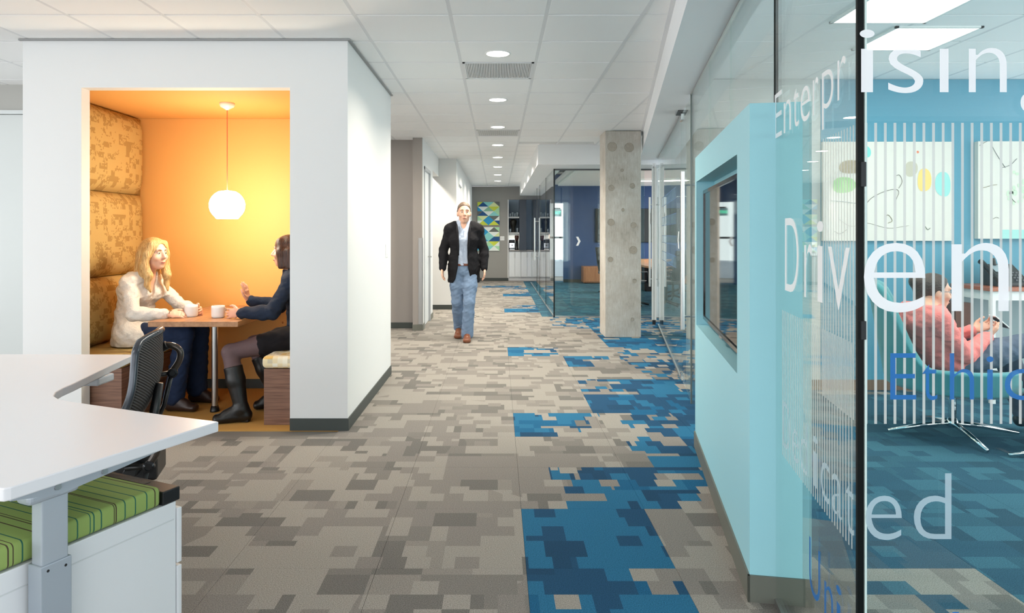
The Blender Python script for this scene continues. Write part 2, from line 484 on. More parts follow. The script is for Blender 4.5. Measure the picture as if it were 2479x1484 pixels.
for i, (hid, cy, cx, j, k) in enumerate(lst):
    if i < 298 and not hid:
        o = link('ceiling_tile', me_ct, ceil_o); o.location = (cx, cy, CEIL)
    else: restc.append((cx, cy, CEIL))
joined('ceiling_tiles_beyond', [(me_ct, restc)], TILE, ceil_o)
bm = B()
for j in range(-15, 27):
    y = GY0 + j*GT
    for (xa, xb) in (((-8.9, 0.34+0.1735*y), (0.75+0.1735*y, 6.4)) if y < 10.7 else ((-8.9, 0.62),)):
        if xb > xa: box(bm, xa, xb, y-0.006, y+0.006, CEIL+0.004, CEIL+0.012)
obj('cross_tee', bm, TBAR, ceil_o)['kind'] = 'stuff'
for k in range(-15, 11):
    x = GX0 + k*GT
    bm = B(); box(bm, x-0.013, x+0.013, -4.9, 20.1 if x < 0.62 else 10.7, CEIL+0.001, CEIL+0.011)
    obj('main_runner', bm, TBAR, ceil_o)
# ceiling infill along the slanted bulkhead
bm = prism(B(), [(0.34+0.1735*y + dx, y) for y, dx in ((-4.9, -0.70), (10.7, -0.70), (10.7, 0.0), (-4.9, 0.0))], CEIL+0.0055, CEIL+0.0118)
box(bm, 0.31, 0.64, 10.6, 20.1, CEIL+0.0055, CEIL+0.0118)
prism(bm, [(0.68+0.1735*y + dx, y) for y, dx in ((-4.9, 0), (10.7, 0), (10.7, 0.6), (-4.9, 0.6))], CEIL+0.0055, CEIL+0.0118)
obj('edge_tile_strip', bm, TILE, ceil_o)
bm = prism(B(), [(0.34+0.1735*y + dx, y) for y, dx in ((-4.9, -0.03), (10.6, -0.03), (10.6, 0.0), (-4.9, 0.0))], CEIL-0.001, CEIL+0.0118)
obj('wall_angle', bm, TBAR, ceil_o)
# air grilles
for (j, k) in sorted(GRILLES):
    cx, cy = GX0 + (k+.5)*GT, GY0 + (j+.5)*GT
    g = thing('air_grille', 'perforated grey return-air grille in the ceiling ' + ('just past the nearest downlight' if j == 2 else 'further down the corridor, behind the third downlight'), 'air grille', (cx, cy, CEIL), 'ceiling air grilles')
    bm = B(); e = GT/2 - 0.013
    for a in ((-e, e, -e, -e+.02), (-e, e, e-.02, e), (-e, -e+.02, -e, e), (e-.02, e, -e, e)):
        box(bm, cx+a[0], cx+a[1], cy+a[2], cy+a[3], CEIL-0.002, CEIL+0.01)
    obj('frame', bm, TBAR, g)
    bm = B()
    for i in range(40):
        x = cx - e + 0.02 + (2*e-0.04)*(i+.5)/40
        box(bm, x-0.0035, x+0.0035, cy-e+.02, cy+e-.02, CEIL+0.001, CEIL+0.006)
    obj('louvre', bm, mat('grille_white', (240, 241, 242), 0.5), g)
    obj('plenum', bx(cx-e, cx+e, cy-e, cy+e, CEIL+0.008, CEIL+0.0115), mat('grille_grey', (176, 180, 183), 0.7), g)
# ceiling light panels (lounge, and unseen ones added over the open office)
PANEL = emis('panel_diffuser', (1.0, 0.98, 0.95), 5.0)
def troffer(cx, cy, w, d, label, group='ceiling light panels'):
    g = thing('ceiling_light_panel', label, 'ceiling light', (cx, cy, CEIL), group)
    bm = B(); f = 0.02
    for a in ((-w, w, -d, -d+f), (-w, w, d-f, d), (-w, -w+f, -d, d), (w-f, w, -d, d)):
        box(bm, cx+a[0], cx+a[1], cy+a[2], cy+a[3], CEIL-0.012, CEIL+0.0)
    obj('frame', bm, TRIMW, g)
    obj('diffuser', bx(cx-w+f, cx+w-f, cy-d+f, cy+d-f, CEIL-0.009, CEIL+0.0), PANEL, g)
    l = bpy.data.lights.new('panel_light', 'AREA'); l.shape = 'RECTANGLE'; l.size = 2*w-.06; l.size_y = 2*d-.06; l.energy = TROFFER_W
    l.color = (1.0, 0.97, 0.93)
    lo = bpy.data.objects.new('panel_light', l); COL.objects.link(lo); lo.parent = g
    lo.location = (0, 0, -0.011)
# seen through the lounge glass
troffer(2.91, 4.84, 0.29, 0.29, 'lit rectangular ceiling panel in the lounge, the one nearer the back wall')
troffer(2.45, 4.18, 0.31, 0.29, 'lit rectangular ceiling panel in the lounge, nearest the corner letters')
troffer(4.50, 3.42, 0.60, 0.29, 'lit ceiling panel at the right side of the lounge')
troffer(3.9, 8.1, 0.60, 0.29, 'lit ceiling panel in the room behind the long glass door')
troffer(3.9, 9.9, 0.60, 0.29, 'lit ceiling panel beyond the other one behind the glass door')
for (cx, cy) in ((-3.0, 1.0), (-5.5, 1.0), (-3.0, -2.0), (-5.5, -2.0), (-5.6, 4.4), (-0.6, -2.0)):  # out-of-view panels added as extra light behind and beside the camera
    troffer(cx, cy, 0.60, 0.29, 'unseen ceiling panel added to light the open office')
# downlights
DL_E = emis('downlight_lens', (1.0, 0.96, 0.88), 14.0)
NTH = ['nearest', 'second', 'third', 'fourth', 'fifth', 'sixth', 'seventh', 'farthest']
for i, y in enumerate((5.256, 7.07, 8.88, 10.69, 12.42, 14.2, 16.1, 18.0)):
    x = 0.0
    g = thing('downlight', NTH[i] + ' round recessed downlight along the corridor ceiling', 'ceiling light', (x, y, CEIL), 'corridor downlights')
    obj('trim_ring', lathe(B(), [(0.086, 0.006), (0.086, -0.003), (0.098, -0.005), (0.102, 0.004)], (x, y, CEIL)), TRIMW, g, smooth=True)
    obj('lens', lathe(B(), [(0.0, -0.001), (0.087, -0.001), (0.087, 0.004)], (x, y, CEIL), 20), DL_E, g)
    l = bpy.data.lights.new('downlight_lamp', 'AREA'); l.shape = 'DISK'; l.size = 0.16; l.energy = DOWN_W; l.color = (1.0, 0.90, 0.76)
    l.spread = math.radians(150)
    lo = bpy.data.objects.new('downlight_lamp', l); COL.objects.link(lo); lo.parent = g; lo.location = (0, 0, -0.008)
# two more in the side passage and by the door
for (x, y, lb) in ((-1.9, 8.3, 'recessed downlight in the side passage behind the booth'), (-1.5, 12.0, 'recessed downlight in the side passage beyond the door')):
    g = thing('downlight', lb, 'ceiling light', (x, y, CEIL), 'side passage downlights')
    obj('trim_ring', lathe(B(), [(0.086, 0.006), (0.086, -0.003), (0.098, -0.005), (0.102, 0.004)], (x, y, CEIL)), TRIMW, g, smooth=True)
    obj('lens', lathe(B(), [(0.0, -0.001), (0.087, -0.001), (0.087, 0.004)], (x, y, CEIL), 20), DL_E, g)
    l = bpy.data.lights.new('downlight_lamp', 'AREA'); l.shape = 'DISK'; l.size = 0.16; l.energy = DOWN_W*1.2; l.color = (1.0, 0.90, 0.76)
    lo = bpy.data.objects.new('downlight_lamp', l); COL.objects.link(lo); lo.parent = g; lo.location = (0, 0, -0.008)

# ------------------------------------------------------------------ outer window walls (behind and beside the camera)
def window_wall(name, p0, p1, n, top=3.1):
    bm = B(); d = Vector((p1[0]-p0[0], p1[1]-p0[1])); L = d.length; d.normalize()
    P = lambda s: (p0[0]+d.x*s, p0[1]+d.y*s)
    obox(bm, p0, p1, 0, 0.1, -0.1, 0.25); obox(bm, p0, p1, 0, 0.1, 2.65, top)
    for i in range(n+1):
        s = L*i/n; obox(bm, P(max(0, s-0.04)), P(min(L, s+0.04)), 0, 0.1, 0.25, 2.65)
    return struct(name, bm, WHITE)
window_wall('wall_back', (2.9, -5.1), (-9.1, -5.1), 8)
struct('wall_back_glare_block', bx(2.9, 6.6, -5.2, -5.1, -.1, 3.1), mat('glare_block_grey', (120, 126, 130), .7))  # unseen dark wall added to keep window reflections off the lounge pane
window_wall('wall_office_left', (-9.1, -5.1), (-9.1, 6.35), 7)
window_wall('wall_lounge_right', (6.6, 6.2), (6.6, -5.1), 7)
window_wall('wall_room_right', (6.6, 11.4), (6.6, 6.2), 3)
window_wall('wall_meeting_right', (6.6, 19.7), (6.6, 11.4), 5)
struct('wall_office_far', bx(-9.1, -3.34, 6.35, 6.47, 0, CEIL+.01), mat('grey_band_paint', (172, 171, 166), 0.6))
bm = bx(-9.0, -3.36, 6.33, 6.35, 0, 2.47)
pn = thing('sliding_panel', 'tall pale wall panel at the far left behind the desk', 'panel', (-6, 6.34, 0))
obj('panel_sheet', bm, mat('pale_panel', (198, 203, 202), 0.35), pn)
obj('panel_rail', bx(-9.0, -3.36, 6.315, 6.35, 2.475, 2.51), mat('panel_rail', (205, 210, 210), 0.4), pn)

# ------------------------------------------------------------------ the booth block
X0, X1, YB0, YB1 = -3.339, -1.055, 4.864, 6.82
OX0, OX1, OZ = -2.927, -1.461, 2.41
bm = B()
box(bm, X0, OX0, YB0, YB0+0.1, 0, CEIL); box(bm, OX1, X1, YB0, YB0+0.1, 0, CEIL); box(bm, OX0, OX1, YB0, YB0+0.1, OZ, CEIL)
struct('wall_booth_front', bm, WHITE)
struct('wall_booth_right', bx(X1-0.1, X1, YB0+0.1, YB1, 0, CEIL), WHITE)
struct('wall_booth_left', bx(X0, X0+0.1, YB0+0.1, YB1, 0, CEIL), WHITE)
struct('wall_booth_back', bx(X0+.1, X1-.1, 6.70, YB1, 0, CEIL), WHITE)
BY = 6.18
struct('wall_booth_inner_back', bx(X0+.1, X1-.1, BY, BY+.05, 0, OZ), ORANGE)
struct('wall_booth_inner_left', bx(X0+.1, X0+.115, YB0+.1, BY, 0, OZ), ORANGE)
struct('wall_booth_inner_right', bx(X1-.115, X1-.1, YB0+.1, BY, 0, OZ), ORANGE)
struct('ceiling_booth', bx(X0+.1, X1-.1, YB0+.1, BY+.05, OZ+.001, OZ+.05), ORANGE)
struct('baseboard_booth_back', bx(X0+.12, X1-.12, BY-.012, BY, 0.004, 0.085), BASE)
bm = B(); box(bm, OX1+.001, X1+.008, YB0-.008, YB0, 0, 0.085); box(bm, X1, X1+.008, YB0, YB1, 0, 0.085)
box(bm, X0-.008, OX0-.001, YB0-.008, YB0, 0, 0.085)
struct('baseboard_booth', bm, BASE)
# thin shadow reveal at the top of the block
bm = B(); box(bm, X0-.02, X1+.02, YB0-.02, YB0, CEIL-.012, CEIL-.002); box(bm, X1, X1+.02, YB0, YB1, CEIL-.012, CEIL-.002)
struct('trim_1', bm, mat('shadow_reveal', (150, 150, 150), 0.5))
sw = thing('light_switch', 'small white switch plate on the right side of the booth wall', 'light switch', (X1, 6.55, 1.22))
obj('plate', bx(X1, X1+.006, 6.50, 6.62, 1.16, 1.28), TRIMW, sw, bevel=.002)
obj('rocker', bx(X1+.006, X1+.010, 6.535, 6.585, 1.185, 1.255), TRIMW, sw, bevel=.002)

# ------------------------------------------------------------------ left corridor walls
struct('wall_taupe', bx(-6.0, -1.208, 10.1, 10.22, 0, CEIL), TAUPE)
struct('baseboard_taupe', bx(-6.0, -1.208, 10.088, 10.1, 0, 0.085), BASE)
DX = -1.075
bm = B()
box(bm, -1.208, DX, 9.87, 10.12, 0, CEIL)
box(bm, -1.208, DX, 10.98, 11.43, 0, CEIL); box(bm, -1.208, DX, 10.12, 10.98, 2.36, CEIL); box(bm, -1.208, DX, 11.43, 12.6, 2.42, CEIL)
struct('wall_left', bm, [WHITE])
struct('wall_left_pier', bx(-1.212, DX, 9.862, 9.87, 0, CEIL), TAUPE)
bm = B(); box(bm, -1.216, DX+.008, 9.850, 9.862, 0, .085); box(bm, DX, DX+.008, 9.862, 10.10, 0, .085); box(bm, DX, DX+.008, 11.02, 11.43, 0, .085)
struct('baseboard_left', bm, BASE2)
d1 = tag(thing('door_1', 'white flush door in grey frame on the left corridor wall', 'door', (DX, 10.55, 0)), kind='structure')
bm = B(); box(bm, DX-.13, DX+.01, 10.10, 10.135, 0, 2.36); box(bm, DX-.13, DX+.01, 10.955, 11.0, 0, 2.36); box(bm, DX-.13, DX+.01, 10.10, 11.0, 2.325, 2.37)
obj('door_frame', bm, mat('grey_frame', (176, 180, 184), 0.4), d1)
leaf = obj('door_leaf', bx(DX-.06, DX-.02, 10.137, 10.953, 0.01, 2.323), mat('door_white', (226, 230, 233), 0.4), d1)
hb = tube(B(), [(DX-.02, 10.87, 1.02), (DX+.035, 10.87, 1.02), (DX+.04, 10.80, 1.02), (DX+.04, 10.73, 1.02)], 0.009)
obj('door_handle', hb, STEEL, leaf, smooth=True)
cg = thing('corner_guard', 'brushed steel corner guard on the grey wall pier', 'corner guard', (DX, 9.86, 0.09))
bm = B(); box(bm, DX-.055, DX+.002, 9.857, 9.862, .09, 1.32); box(bm, DX, DX+.003, 9.857, 9.93, .09, 1.32)
obj('steel_angle', bm, mat('dull_steel', (178, 180, 182), 0.35, 0.9), cg)
EX = -0.752
struct('wall_white_end', bx(-4.0, EX, 12.6, 12.72, 0, CEIL), WHITE)
struct('baseboard_white_end', bx(-4.0, EX+.008, 12.59, 12.6, 0, .085), BASE)
bm = B(); box(bm, EX-.12, EX, 12.72, 13.4, 0, CEIL); box(bm, EX-.12, EX, 13.4, 14.6, 2.35, CEIL); box(bm, EX-.12, EX, 14.6, 20.2, 0, CEIL)
struct('wall_left_far', bm, WHITE)
d2 = tag(thing('door_2', 'white closed door behind the walking man', 'door', (EX, 14, 0)), kind='structure')
obj('door_leaf', bx(EX-.08, EX-.04, 13.4, 14.6, .005, 2.35), mat('door_white', (226, 230, 233), 0.4), d2)
struct('baseboard_left_far', bx(EX, EX+.008, 14.6, 20.2, 0, .085), BASE)
struct('wall_passage_left', bx(-4.0, -3.9, 10.22, 12.6, 0, CEIL), WHITE)
# ------------------------------------------------------------------ end wall and coffee niche
EY = 20.2
bm = B(); box(bm, EX-.12, 0.318, EY, EY+.12, 0, CEIL); box(bm, 0.318, 1.46, EY, EY+.12, 2.37, CEIL)
struct('wall_end', bm, GREYW)
struct('baseboard_end', bx(EX, 0.31, EY-.012, EY, 0, .085), BASE)
struct('wall_niche_back', bx(0.2, 1.46, 20.82, 20.9, 0, CEIL), mat('niche_blue_grey', (150, 170, 186), 0.5))
struct('wall_niche_left', bx(0.29, 0.318, EY-.01, 20.82, 0, 2.37), WHITE)
struct('wall_niche_right', bx(1.40, 1.46, EY, 20.82, 0, 2.75), WHITE)
# ------------------------------------------------------------------ meeting room shell
struct('wall_meeting_back', bx(1.86, 6.6, 19.6, 19.7, 0, 3.05), NAVY)
bm = bx(1.05, 1.86, 19.6, 19.7, 2.24, 3.05); box(bm, 1.05, 1.47, 19.6, 19.7, 0, 2.24)
struct('wall_meeting_header', bm, NAVY)
struct('baseboard_meeting', bx(1.86, 6.5, 19.585, 19.6, 0, .085), BASE)
struct('ceiling_meeting', bx(0.6, 6.6, 10.7, 21.0, 3.05, 3.15), mat('dark_deck', (96, 90, 88), 0.8))
struct('wall_room_end', bx(2.62, 6.6, 11.43, 11.53, 0, 3.05), LGREY)
struct('wall_hall_end', bx(1.0, 3.2, 22.3, 22.4, 0, 3.05), mat('bright_white', (245, 247, 248), 0.5))
# lounge / next-room dividing wall
struct('wall_lounge_back_left', bx(1.70, 2.86, 6.13, 6.25, 0, CEIL), LGREY)
struct('wall_lounge_back', bx(2.86, 6.6, 6.125, 6.25, 0, CEIL), TEALW)
struct('baseboard_lounge', bx(1.70, 6.5, 6.11, 6.125, 0, .09), mat('brown_base', (122, 98, 80), 0.5))
# ------------------------------------------------------------------ bulkheads
bm = prism(B(), [(0.34+0.1735*-5, -5), (0.34+0.1735*11.0, 11.0), (gx(11.0)+.1, 11.0), (gx(-5)+.1, -5)], 2.52, CEIL)
struct('wall_bulkhead_right', bm, WHITE2)
bm = prism(B(), [(.62, 10.7), (2.20, 10.7), (2.35, 11.5), (1.05, 11.5), (1.05, 19.5), (.62, 19.5)], 2.45, 3.05)
struct('wall_bulkhead_meeting', bm, WHITE2)
bm = prism(B(), [(2.20, 10.72), (2.62, 10.72), (2.62, 11.5), (2.35, 11.5)], 2.45, 3.05)
struct('wall_bulkhead_corner', bm, WHITE2)

# ------------------------------------------------------------------ concrete column
c = thing('concrete_column', 'square board-formed concrete column standing in the corridor', 'column', (1.668, 9.445, 0))
shaft = obj('shaft', bx(1.429, 1.907, 9.206, 9.69, 0, CEIL), CONC, c, bevel=.008)
rng = random.Random(4)
for (u, v, r) in ((1482, 355, 11), (1523, 357, 11), (1480, 455, 7), (1531, 450, 6), (1479, 538, 8), (1534, 545, 7), (1533, 605, 9), (1508, 508, 4), (1478, 628, 6), (1536, 680, 5), (1506, 412, 4), (1531, 773, 4)):
    p = at(u, v, 9.2045); rr = r*9.2/F_PX
    bm = lathe(B(), [(0, 0), (rr, 0), (rr*1.05, 0.003)], (0, 0, 0), 14)
    obj('form_tie_plug', bm, CONCD, shaft, M=Matrix.Translation(p) @ Matrix.Rotation(math.pi/2, 4, 'X'))

# ------------------------------------------------------------------ blue wall with screen
def wx(y): return 0.4868 + 0.1773*y          # corridor face of the aqua wall
WA, WB = Vector((wx(2.607), 2.607)), Vector((wx(4.505), 4.505))
wd = (WB - WA).normalized(); wr = Vector((wd.y, -wd.x)); WL = (WB-WA).length
def wall_pt(s, off, z): p = WA + wd*s + wr*off; return (p.x, p.y, z)
WZ = 1.875; S0, S1, RZ0, RZ1 = 0.285, 1.86, 0.80, 1.715
bm = B(); T = 0.22
P = lambda s: WA + wd*s
for (a, b, z0, z1) in ((0, S0, 0, WZ), (S1, WL, 0, WZ), (S0, S1, 0, RZ0), (S0, S1, RZ1, WZ)):
    obox(bm, P(a), P(b), 0, T, z0, z1)
obox(bm, P(S0), P(S1), 0.11, T, RZ0, RZ1)
bmesh.ops.remove_doubles(bm, verts=bm.verts, dist=1e-5)
struct('wall_aqua', bm, CYAN)
bm = B(); obox(bm, P(-.008), P(WL), -.008, 0, 0, .10); obox(bm, P(-.008), P(0), -.008, T+.008, 0, .10)
struct('baseboard_aqua', bm, BASE2)
tv = thing('wall_screen', 'large black flat screen set into the aqua wall niche', 'screen', wall_pt((S0+S1)/2, .1, .86))
obj('screen_body', obox(B(), P(S0+.015), P(S1-.05), .045, .108, .845, 1.655), BLACK, tv, bevel=.004)
obj('screen_glass', obox(B(), P(S0+.035), P(S1-.07), .042, .046, .866, 1.634), mat('screen_glass', (10, 11, 13), 0.03, spec=0.9), tv)
obj('bezel', (lambda b: (obox(b, P(S0+.015), P(S1-.05), .036, .045, 1.634, 1.655), obox(b, P(S0+.015), P(S1-.05), .036, .045, .845, .866), obox(b, P(S0+.015), P(S0+.035), .036, .045, .866, 1.634), obox(b, P(S1-.07), P(S1-.05), .036, .045, .866, 1.634), b)[-1])(B()), mat('gloss_bezel', (24, 22, 21), 0.08), tv)
obj('wall_bracket', obox(B(), P(.9), P(1.2), .100, .111, 1.1, 1.4), STEEL, tv)
obj('sensor_bump', obox(B(), P(.98), P(1.08), .034, .046, .835, .85), CHROME, tv)
# ------------------------------------------------------------------ glass partitions
WHITEV = film_mat('white_vinyl', (238, 240, 242), 0.94)
STRIPEV = film_mat('frosted_stripe_vinyl', (206, 210, 206), 0.80)
FROSTV = film_mat('frosted_letter_vinyl', (190, 212, 222), 0.62)
BLUEV = film_mat('blue_vinyl', (4, 104, 178), 0.88)
BANDV = film_mat('blue_band_film', (110, 160, 200), 0.12)
BANDL = film_mat('blue_outline_film', (60, 110, 170), 0.38)
def pane(parent, p0, p1, z0, z1, th=0.006):
    return obj('glass_pane', obox(B(), p0, p1, -th, th, z0, z1), GLASS, parent)
C0 = Vector((gx(1.703), 1.703)); gd = Vector((0.1755, 1.0)).normalized(); gr = Vector((gd.y, -gd.x))
def G(y): return Vector((gx(y), y))
DEP = bpy.context.evaluated_depsgraph_get
def text_mesh(s, size, thin=0.0):
    cu = bpy.data.curves.new('txt', 'FONT'); cu.body = s; cu.size = size; cu.resolution_u = 6
    cu.offset = thin; cu.fill_mode = 'FRONT'; cu.extrude = 0.0
    o = bpy.data.objects.new('txt', cu); COL.objects.link(o)
    bpy.context.view_layer.update()
    me = bpy.data.meshes.new_from_object(o.evaluated_get(DEP()))
    bpy.data.objects.remove(o); bpy.data.curves.remove(cu)
    return me
def letter(parent, ch, origin, xdir, ndir, width, base, m, up_z=1.0, ref=None, squeeze=None, thin=-0.012, height=None, hch=None):
    """one vinyl letter: scaled to stand on its baseline; xdir = reading direction in plan, ndir = towards the viewer"""
    me = text_mesh(ch, 1.0, thin)
    co = np.empty(len(me.vertices)*3, np.float32); me.vertices.foreach_get('co', co); co = co.reshape(-1, 3)
    if len(co) == 0: return
    x0, x1 = co[:, 0].min(), co[:, 0].max()
    sx = width/(x1-x0); sz = height
    X = Vector((xdir[0], xdir[1], 0)); N = Vector((ndir[0], ndir[1], 0)); O = Vector(origin)
    V = [tuple(O + X*((c[0]-x0)*sx) + Vector((0, 0, c[1]*sz)) + N*0.0005) for c in co]
    me2 = bpy.data.meshes.new('letter'); me2.from_pydata(V, [], [tuple(p.vertices) for p in me.polygons]); me2.materials.append(m)
    bpy.data.meshes.remove(me)
    o = link('letter', me2, parent); return o
# --- corner partition in front of the lounge
gp = thing('glass_partition', 'corner glass partition with white stripes and lettering in front of the lounge', 'glass partition', (C0.x, C0.y, 0))
RY = 1.703
pl = pane(gp, C0 + gd*0.012, G(2.597), 0.02, 2.52)
pr = obj('glass_pane', bx(C0.x+.014, 2.40, RY-.006, RY+.006, 0.02, 2.52), GLASS, gp)
obj('pane_edge', obox(B(), C0 - gd*0.004, C0 + gd*0.010, -.007, .007, 0.0, 2.52), GLASSE, gp)
obj('pane_edge', bx(C0.x+.0085, C0.x+.013, RY-.007, RY+.007, 0.0, 2.52), GLASSREFL, gp)  # pale strip, its colour standing in for the corner's vertical reflection
obj('patch_hinge', bx(C0.x-.002, C0.x+.010, RY-.010, RY+.012, 1.50, 1.56), mat('dark_hardware', (46, 48, 50), .35, .3), gp)
obj('patch_hinge', bx(C0.x-.002, C0.x+.010, RY-.010, RY+.012, 1.125, 1.17), mat('dark_hardware', (46, 48, 50), .35, .3), gp)
obj('floor_channel', obox(B(), C0, G(2.597), -.012, .012, 0, .022), STEEL, gp)
obj('floor_channel', bx(C0.x, 2.4, RY-.012, RY+.012, 0, .022), STEEL, gp)
obj('head_channel', obox(B(), C0, G(2.597), -.012, .012, 2.505, 2.522), STEEL, gp)
def stripes(parent, n, s0, ds, w, z0, z1, p, d, nd):
    first = None
    for i in range(n):
        s = s0 + i*ds
        a = Vector((p[0], p[1])) + Vector(d)*s
        if first is None:
            V = [(-w/2*d[0], -w/2*d[1], z0), (w/2*d[0], w/2*d[1], z0), (w/2*d[0], w/2*d[1], z1), (-w/2*d[0], -w/2*d[1], z1)]
            first = bpy.data.meshes.new('stripe'); first.from_pydata(V, [], [(0, 1, 2, 3)]); first.materials.append(STRIPEV)
        o = link('stripe', first, parent); o.location = (a.x + nd[0]*0.0068, a.y + nd[1]*0.0068, 0)
nl = (-gr.x, -gr.y)
stripes(pr, 40, (2093-PX)*RY/F_PX - C0.x, 23.25*RY/F_PX, 0.0068, 0.918, 1.656, (C0.x, RY), (1, 0), (0, -1))
stripes(pl, 12, 0.028, 0.0235, 0.0068, 0.918, 1.656, C0, gd, nl)
stripes(pl, 33, 0.028+.0235/2, 0.0235, 0.0068, 0.590, 1.11, C0, gd, nl)
def left_word(s, us, zb, hgt, m, thin=-0.012):
    """letters on the slanted pane; us = list of (u_left, u_right) in the photo"""
    for ch, (ua, ub) in zip(s, us):
        ya = 986/(ua-1501.0); yb = 986/(ub-1501.0)
        a = G(ya) + Vector(nl)*0.0072; b = G(yb) + Vector(nl)*0.0072
        letter(pl, ch, (a.x, a.y, zb), tuple((b-a).normalized()), nl, (b-a).length, zb, m, height=hgt, thin=thin)
def right_word(s, us, zb, hgt, m, thin=-0.012):
    for ch, (ua, ub) in zip(s, us):
        a = (ua-PX)*(RY-.0072)/F_PX; b = (ub-PX)*(RY-.0072)/F_PX
        letter(pr, ch, (a, RY-.0072, zb), (1, 0), (0, -1), b-a, zb, m, height=hgt, thin=thin)
left_word('Enterpr', [(1880, 1897), (1902, 1919), (1925, 1938), (1943, 1965), (1973, 1986), (1995, 2023), (2033, 2053)], 1.737, 0.250, WHITEV)
right_word('ising', [(2081, 2117), (2150, 2235), (2272, 2299), (2345, 2437), (2470, 2560)], 1.728, 0.250, WHITEV)
left_word('Driv', [(1905, 1938), (1952, 1971), (1983, 1998), (2010, 2063)], 1.180, 0.385, WHITEV)
right_word('en', [(2091, 2240), (2303, 2442)], 1.190, 0.385, WHITEV)
right_word('Ethical', [(2155, 2218), (2232, 2269), (2299, 2358), (2388, 2405), (2432, 2500), (2520, 2580), (2600, 2612)], 0.976, 0.172, BLUEV)
left_word('Dedicat', [(1900, 1917), (1923, 1938), (1942, 1960), (1973, 1984), (1992, 2014), (2020, 2044), (2053, 2073)], 0.625, 0.245, FROSTV)
right_word('ed', [(2095, 2183), (2212, 2303)], 0.633, 0.245, FROSTV)
left_word('Unit', [(1964, 1990), (2001, 2022), (2030, 2041), (2048, 2071)], 0.290, 0.245, BLUEV)
right_word('ed', [(2110, 2198), (2230, 2321)], 0.290, 0.250, BLUEV)
# --- panes above the aqua wall and the glass run with the doors
gq = thing('glass_partition', 'clear glass panes rising above the aqua wall to the bulkhead', 'glass partition', (gx(3.6), 3.6, 1.87))
ys = [2.62, 3.665, 4.52]
for a, b in zip(ys[:-1], ys[1:]): pane(gq, G(a+.004), G(b-.004), WZ, 2.52)
pane(gq, G(4.524), G(5.62), 0.0, 2.52)
for y in ys[:1]: obj('pane_edge', obox(B(), G(y-.012), G(y), -.007, .007, WZ, 2.52), GLASSE, gq)
obj('jamb', obox(B(), G(5.62), G(5.645), -.012, .012, 0.0, 2.52), mat('grey_glass_jamb', (96, 104, 102), 0.3), gq)
obj('head_channel', obox(B(), G(2.6), G(5.62), -.010, .010, 2.510, 2.522), STEEL, gq)
gr_ = thing('glass_partition', 'run of clear frameless glass panes between the long-handled door and the column', 'glass partition', (gx(8.5), 8.5, 0))
ys = [6.56, 7.76, 8.88, 10.40]
runp = []
for a, b in zip(ys[:-1], ys[1:]): runp.append(pane(gr_, G(a+.004), G(b-.004), .02, 2.52))
obj('floor_channel', obox(B(), G(6.56), G(10.42), -.014, .014, 0, .024), STEEL, gr_)
obj('head_channel', obox(B(), G(6.56), G(10.42), -.012, .012, 2.508, 2.522), STEEL, gr_)
for i, (z0, z1) in enumerate(((1.745, 1.87), (1.485, 1.60), (1.26, 1.36), (1.025, 1.15))):
    for pn_, ya, yb in ((runp[0], 7.12, 7.74), (runp[1], 7.78, 8.86), (runp[2], 8.90, 9.5)):
        a, b = G(ya) + Vector(nl)*.0075, G(yb) + Vector(nl)*.0075
        me = bpy.data.meshes.new('blue_band'); me.from_pydata([(a.x, a.y, z0), (b.x, b.y, z0), (b.x, b.y, z1), (a.x, a.y, z1)], [], [(0, 1, 2, 3)]); me.materials.append(BANDV)
        link('blue_band', me, pn_)
        for zz in (z0, z1-.008):
            me = bpy.data.meshes.new('band_border'); q = Vector(nl)*.0005
            me.from_pydata([(a.x+q.x, a.y+q.y, zz), (b.x+q.x, b.y+q.y, zz), (b.x+q.x, b.y+q.y, zz+.008), (a.x+q.x, a.y+q.y, zz+.008)], [], [(0, 1, 2, 3)]); me.materials.append(BANDL)
            link('band_border', me, pn_)
def chevron(parent, cx, cz, hh, w, plane, m, th=None):
    t = w*0.5
    pts = [(-w/2, hh), (-w/2+t, hh), (w/2, 0), (-w/2+t, -hh), (-w/2, -hh), (w/2-t, 0)]
    V = [plane(cx + a, cz + b) for a, b in pts]
    me = bpy.data.meshes.new('chevron_mark'); me.from_pydata([tuple(v) for v in V], [], [(0, 1, 2, 5), (5, 2, 3, 4)]); me.materials.append(m)
    return link('chevron_mark', me, parent)
chevron(runp[0], 6.85, 1.32, .085, .16, lambda s, z: Vector((*(G(s) + Vector(nl)*.0075), z)), WHITEV)
# long-handled door
def long_handle(parent, p, nv, z0, z1, off=0.065, r=0.0165, both=False):
    n3 = Vector((nv[0], nv[1], 0)); P0 = Vector((p[0], p[1], 0))
    hd = obj('door_handle', tube(B(), [P0 + n3*off + Vector((0, 0, z0)), P0 + n3*off + Vector((0, 0, z1))], r, 16), STEEL, parent, smooth=False, bevel=.002)
    for z in (z0 + .085*(z1-z0), z1 - .085*(z1-z0)):
        obj('standoff', tube(B(), [P0 + Vector((0, 0, z)), P0 + n3*(off) + Vector((0, 0, z))], .009, 10), STEEL, hd, smooth=False)
    return hd
gdoor = thing('glass_door', 'frameless glass door with a tall steel bar handle beside the aqua wall', 'door', (gx(6.1), 6.1, 0))
pd = pane(gdoor, G(5.66), G(6.545), .012, 2.505)
long_handle(pd, G(5.74), nl, .585, 1.90, r=.018)
for (z0, z1) in ((2.44, 2.505), (.012, .07)):
    obj('pivot_patch', obox(B(), G(6.44), G(6.56), -.018, .018, z0, z1), CHROME, gdoor, bevel=.003)
obj('pivot_plate', obox(B(), G(6.36), G(6.62), -.05, .05, 2.512, 2.519), mat('dark_pivot_plate', (60, 60, 60), .3, .6), gdoor)
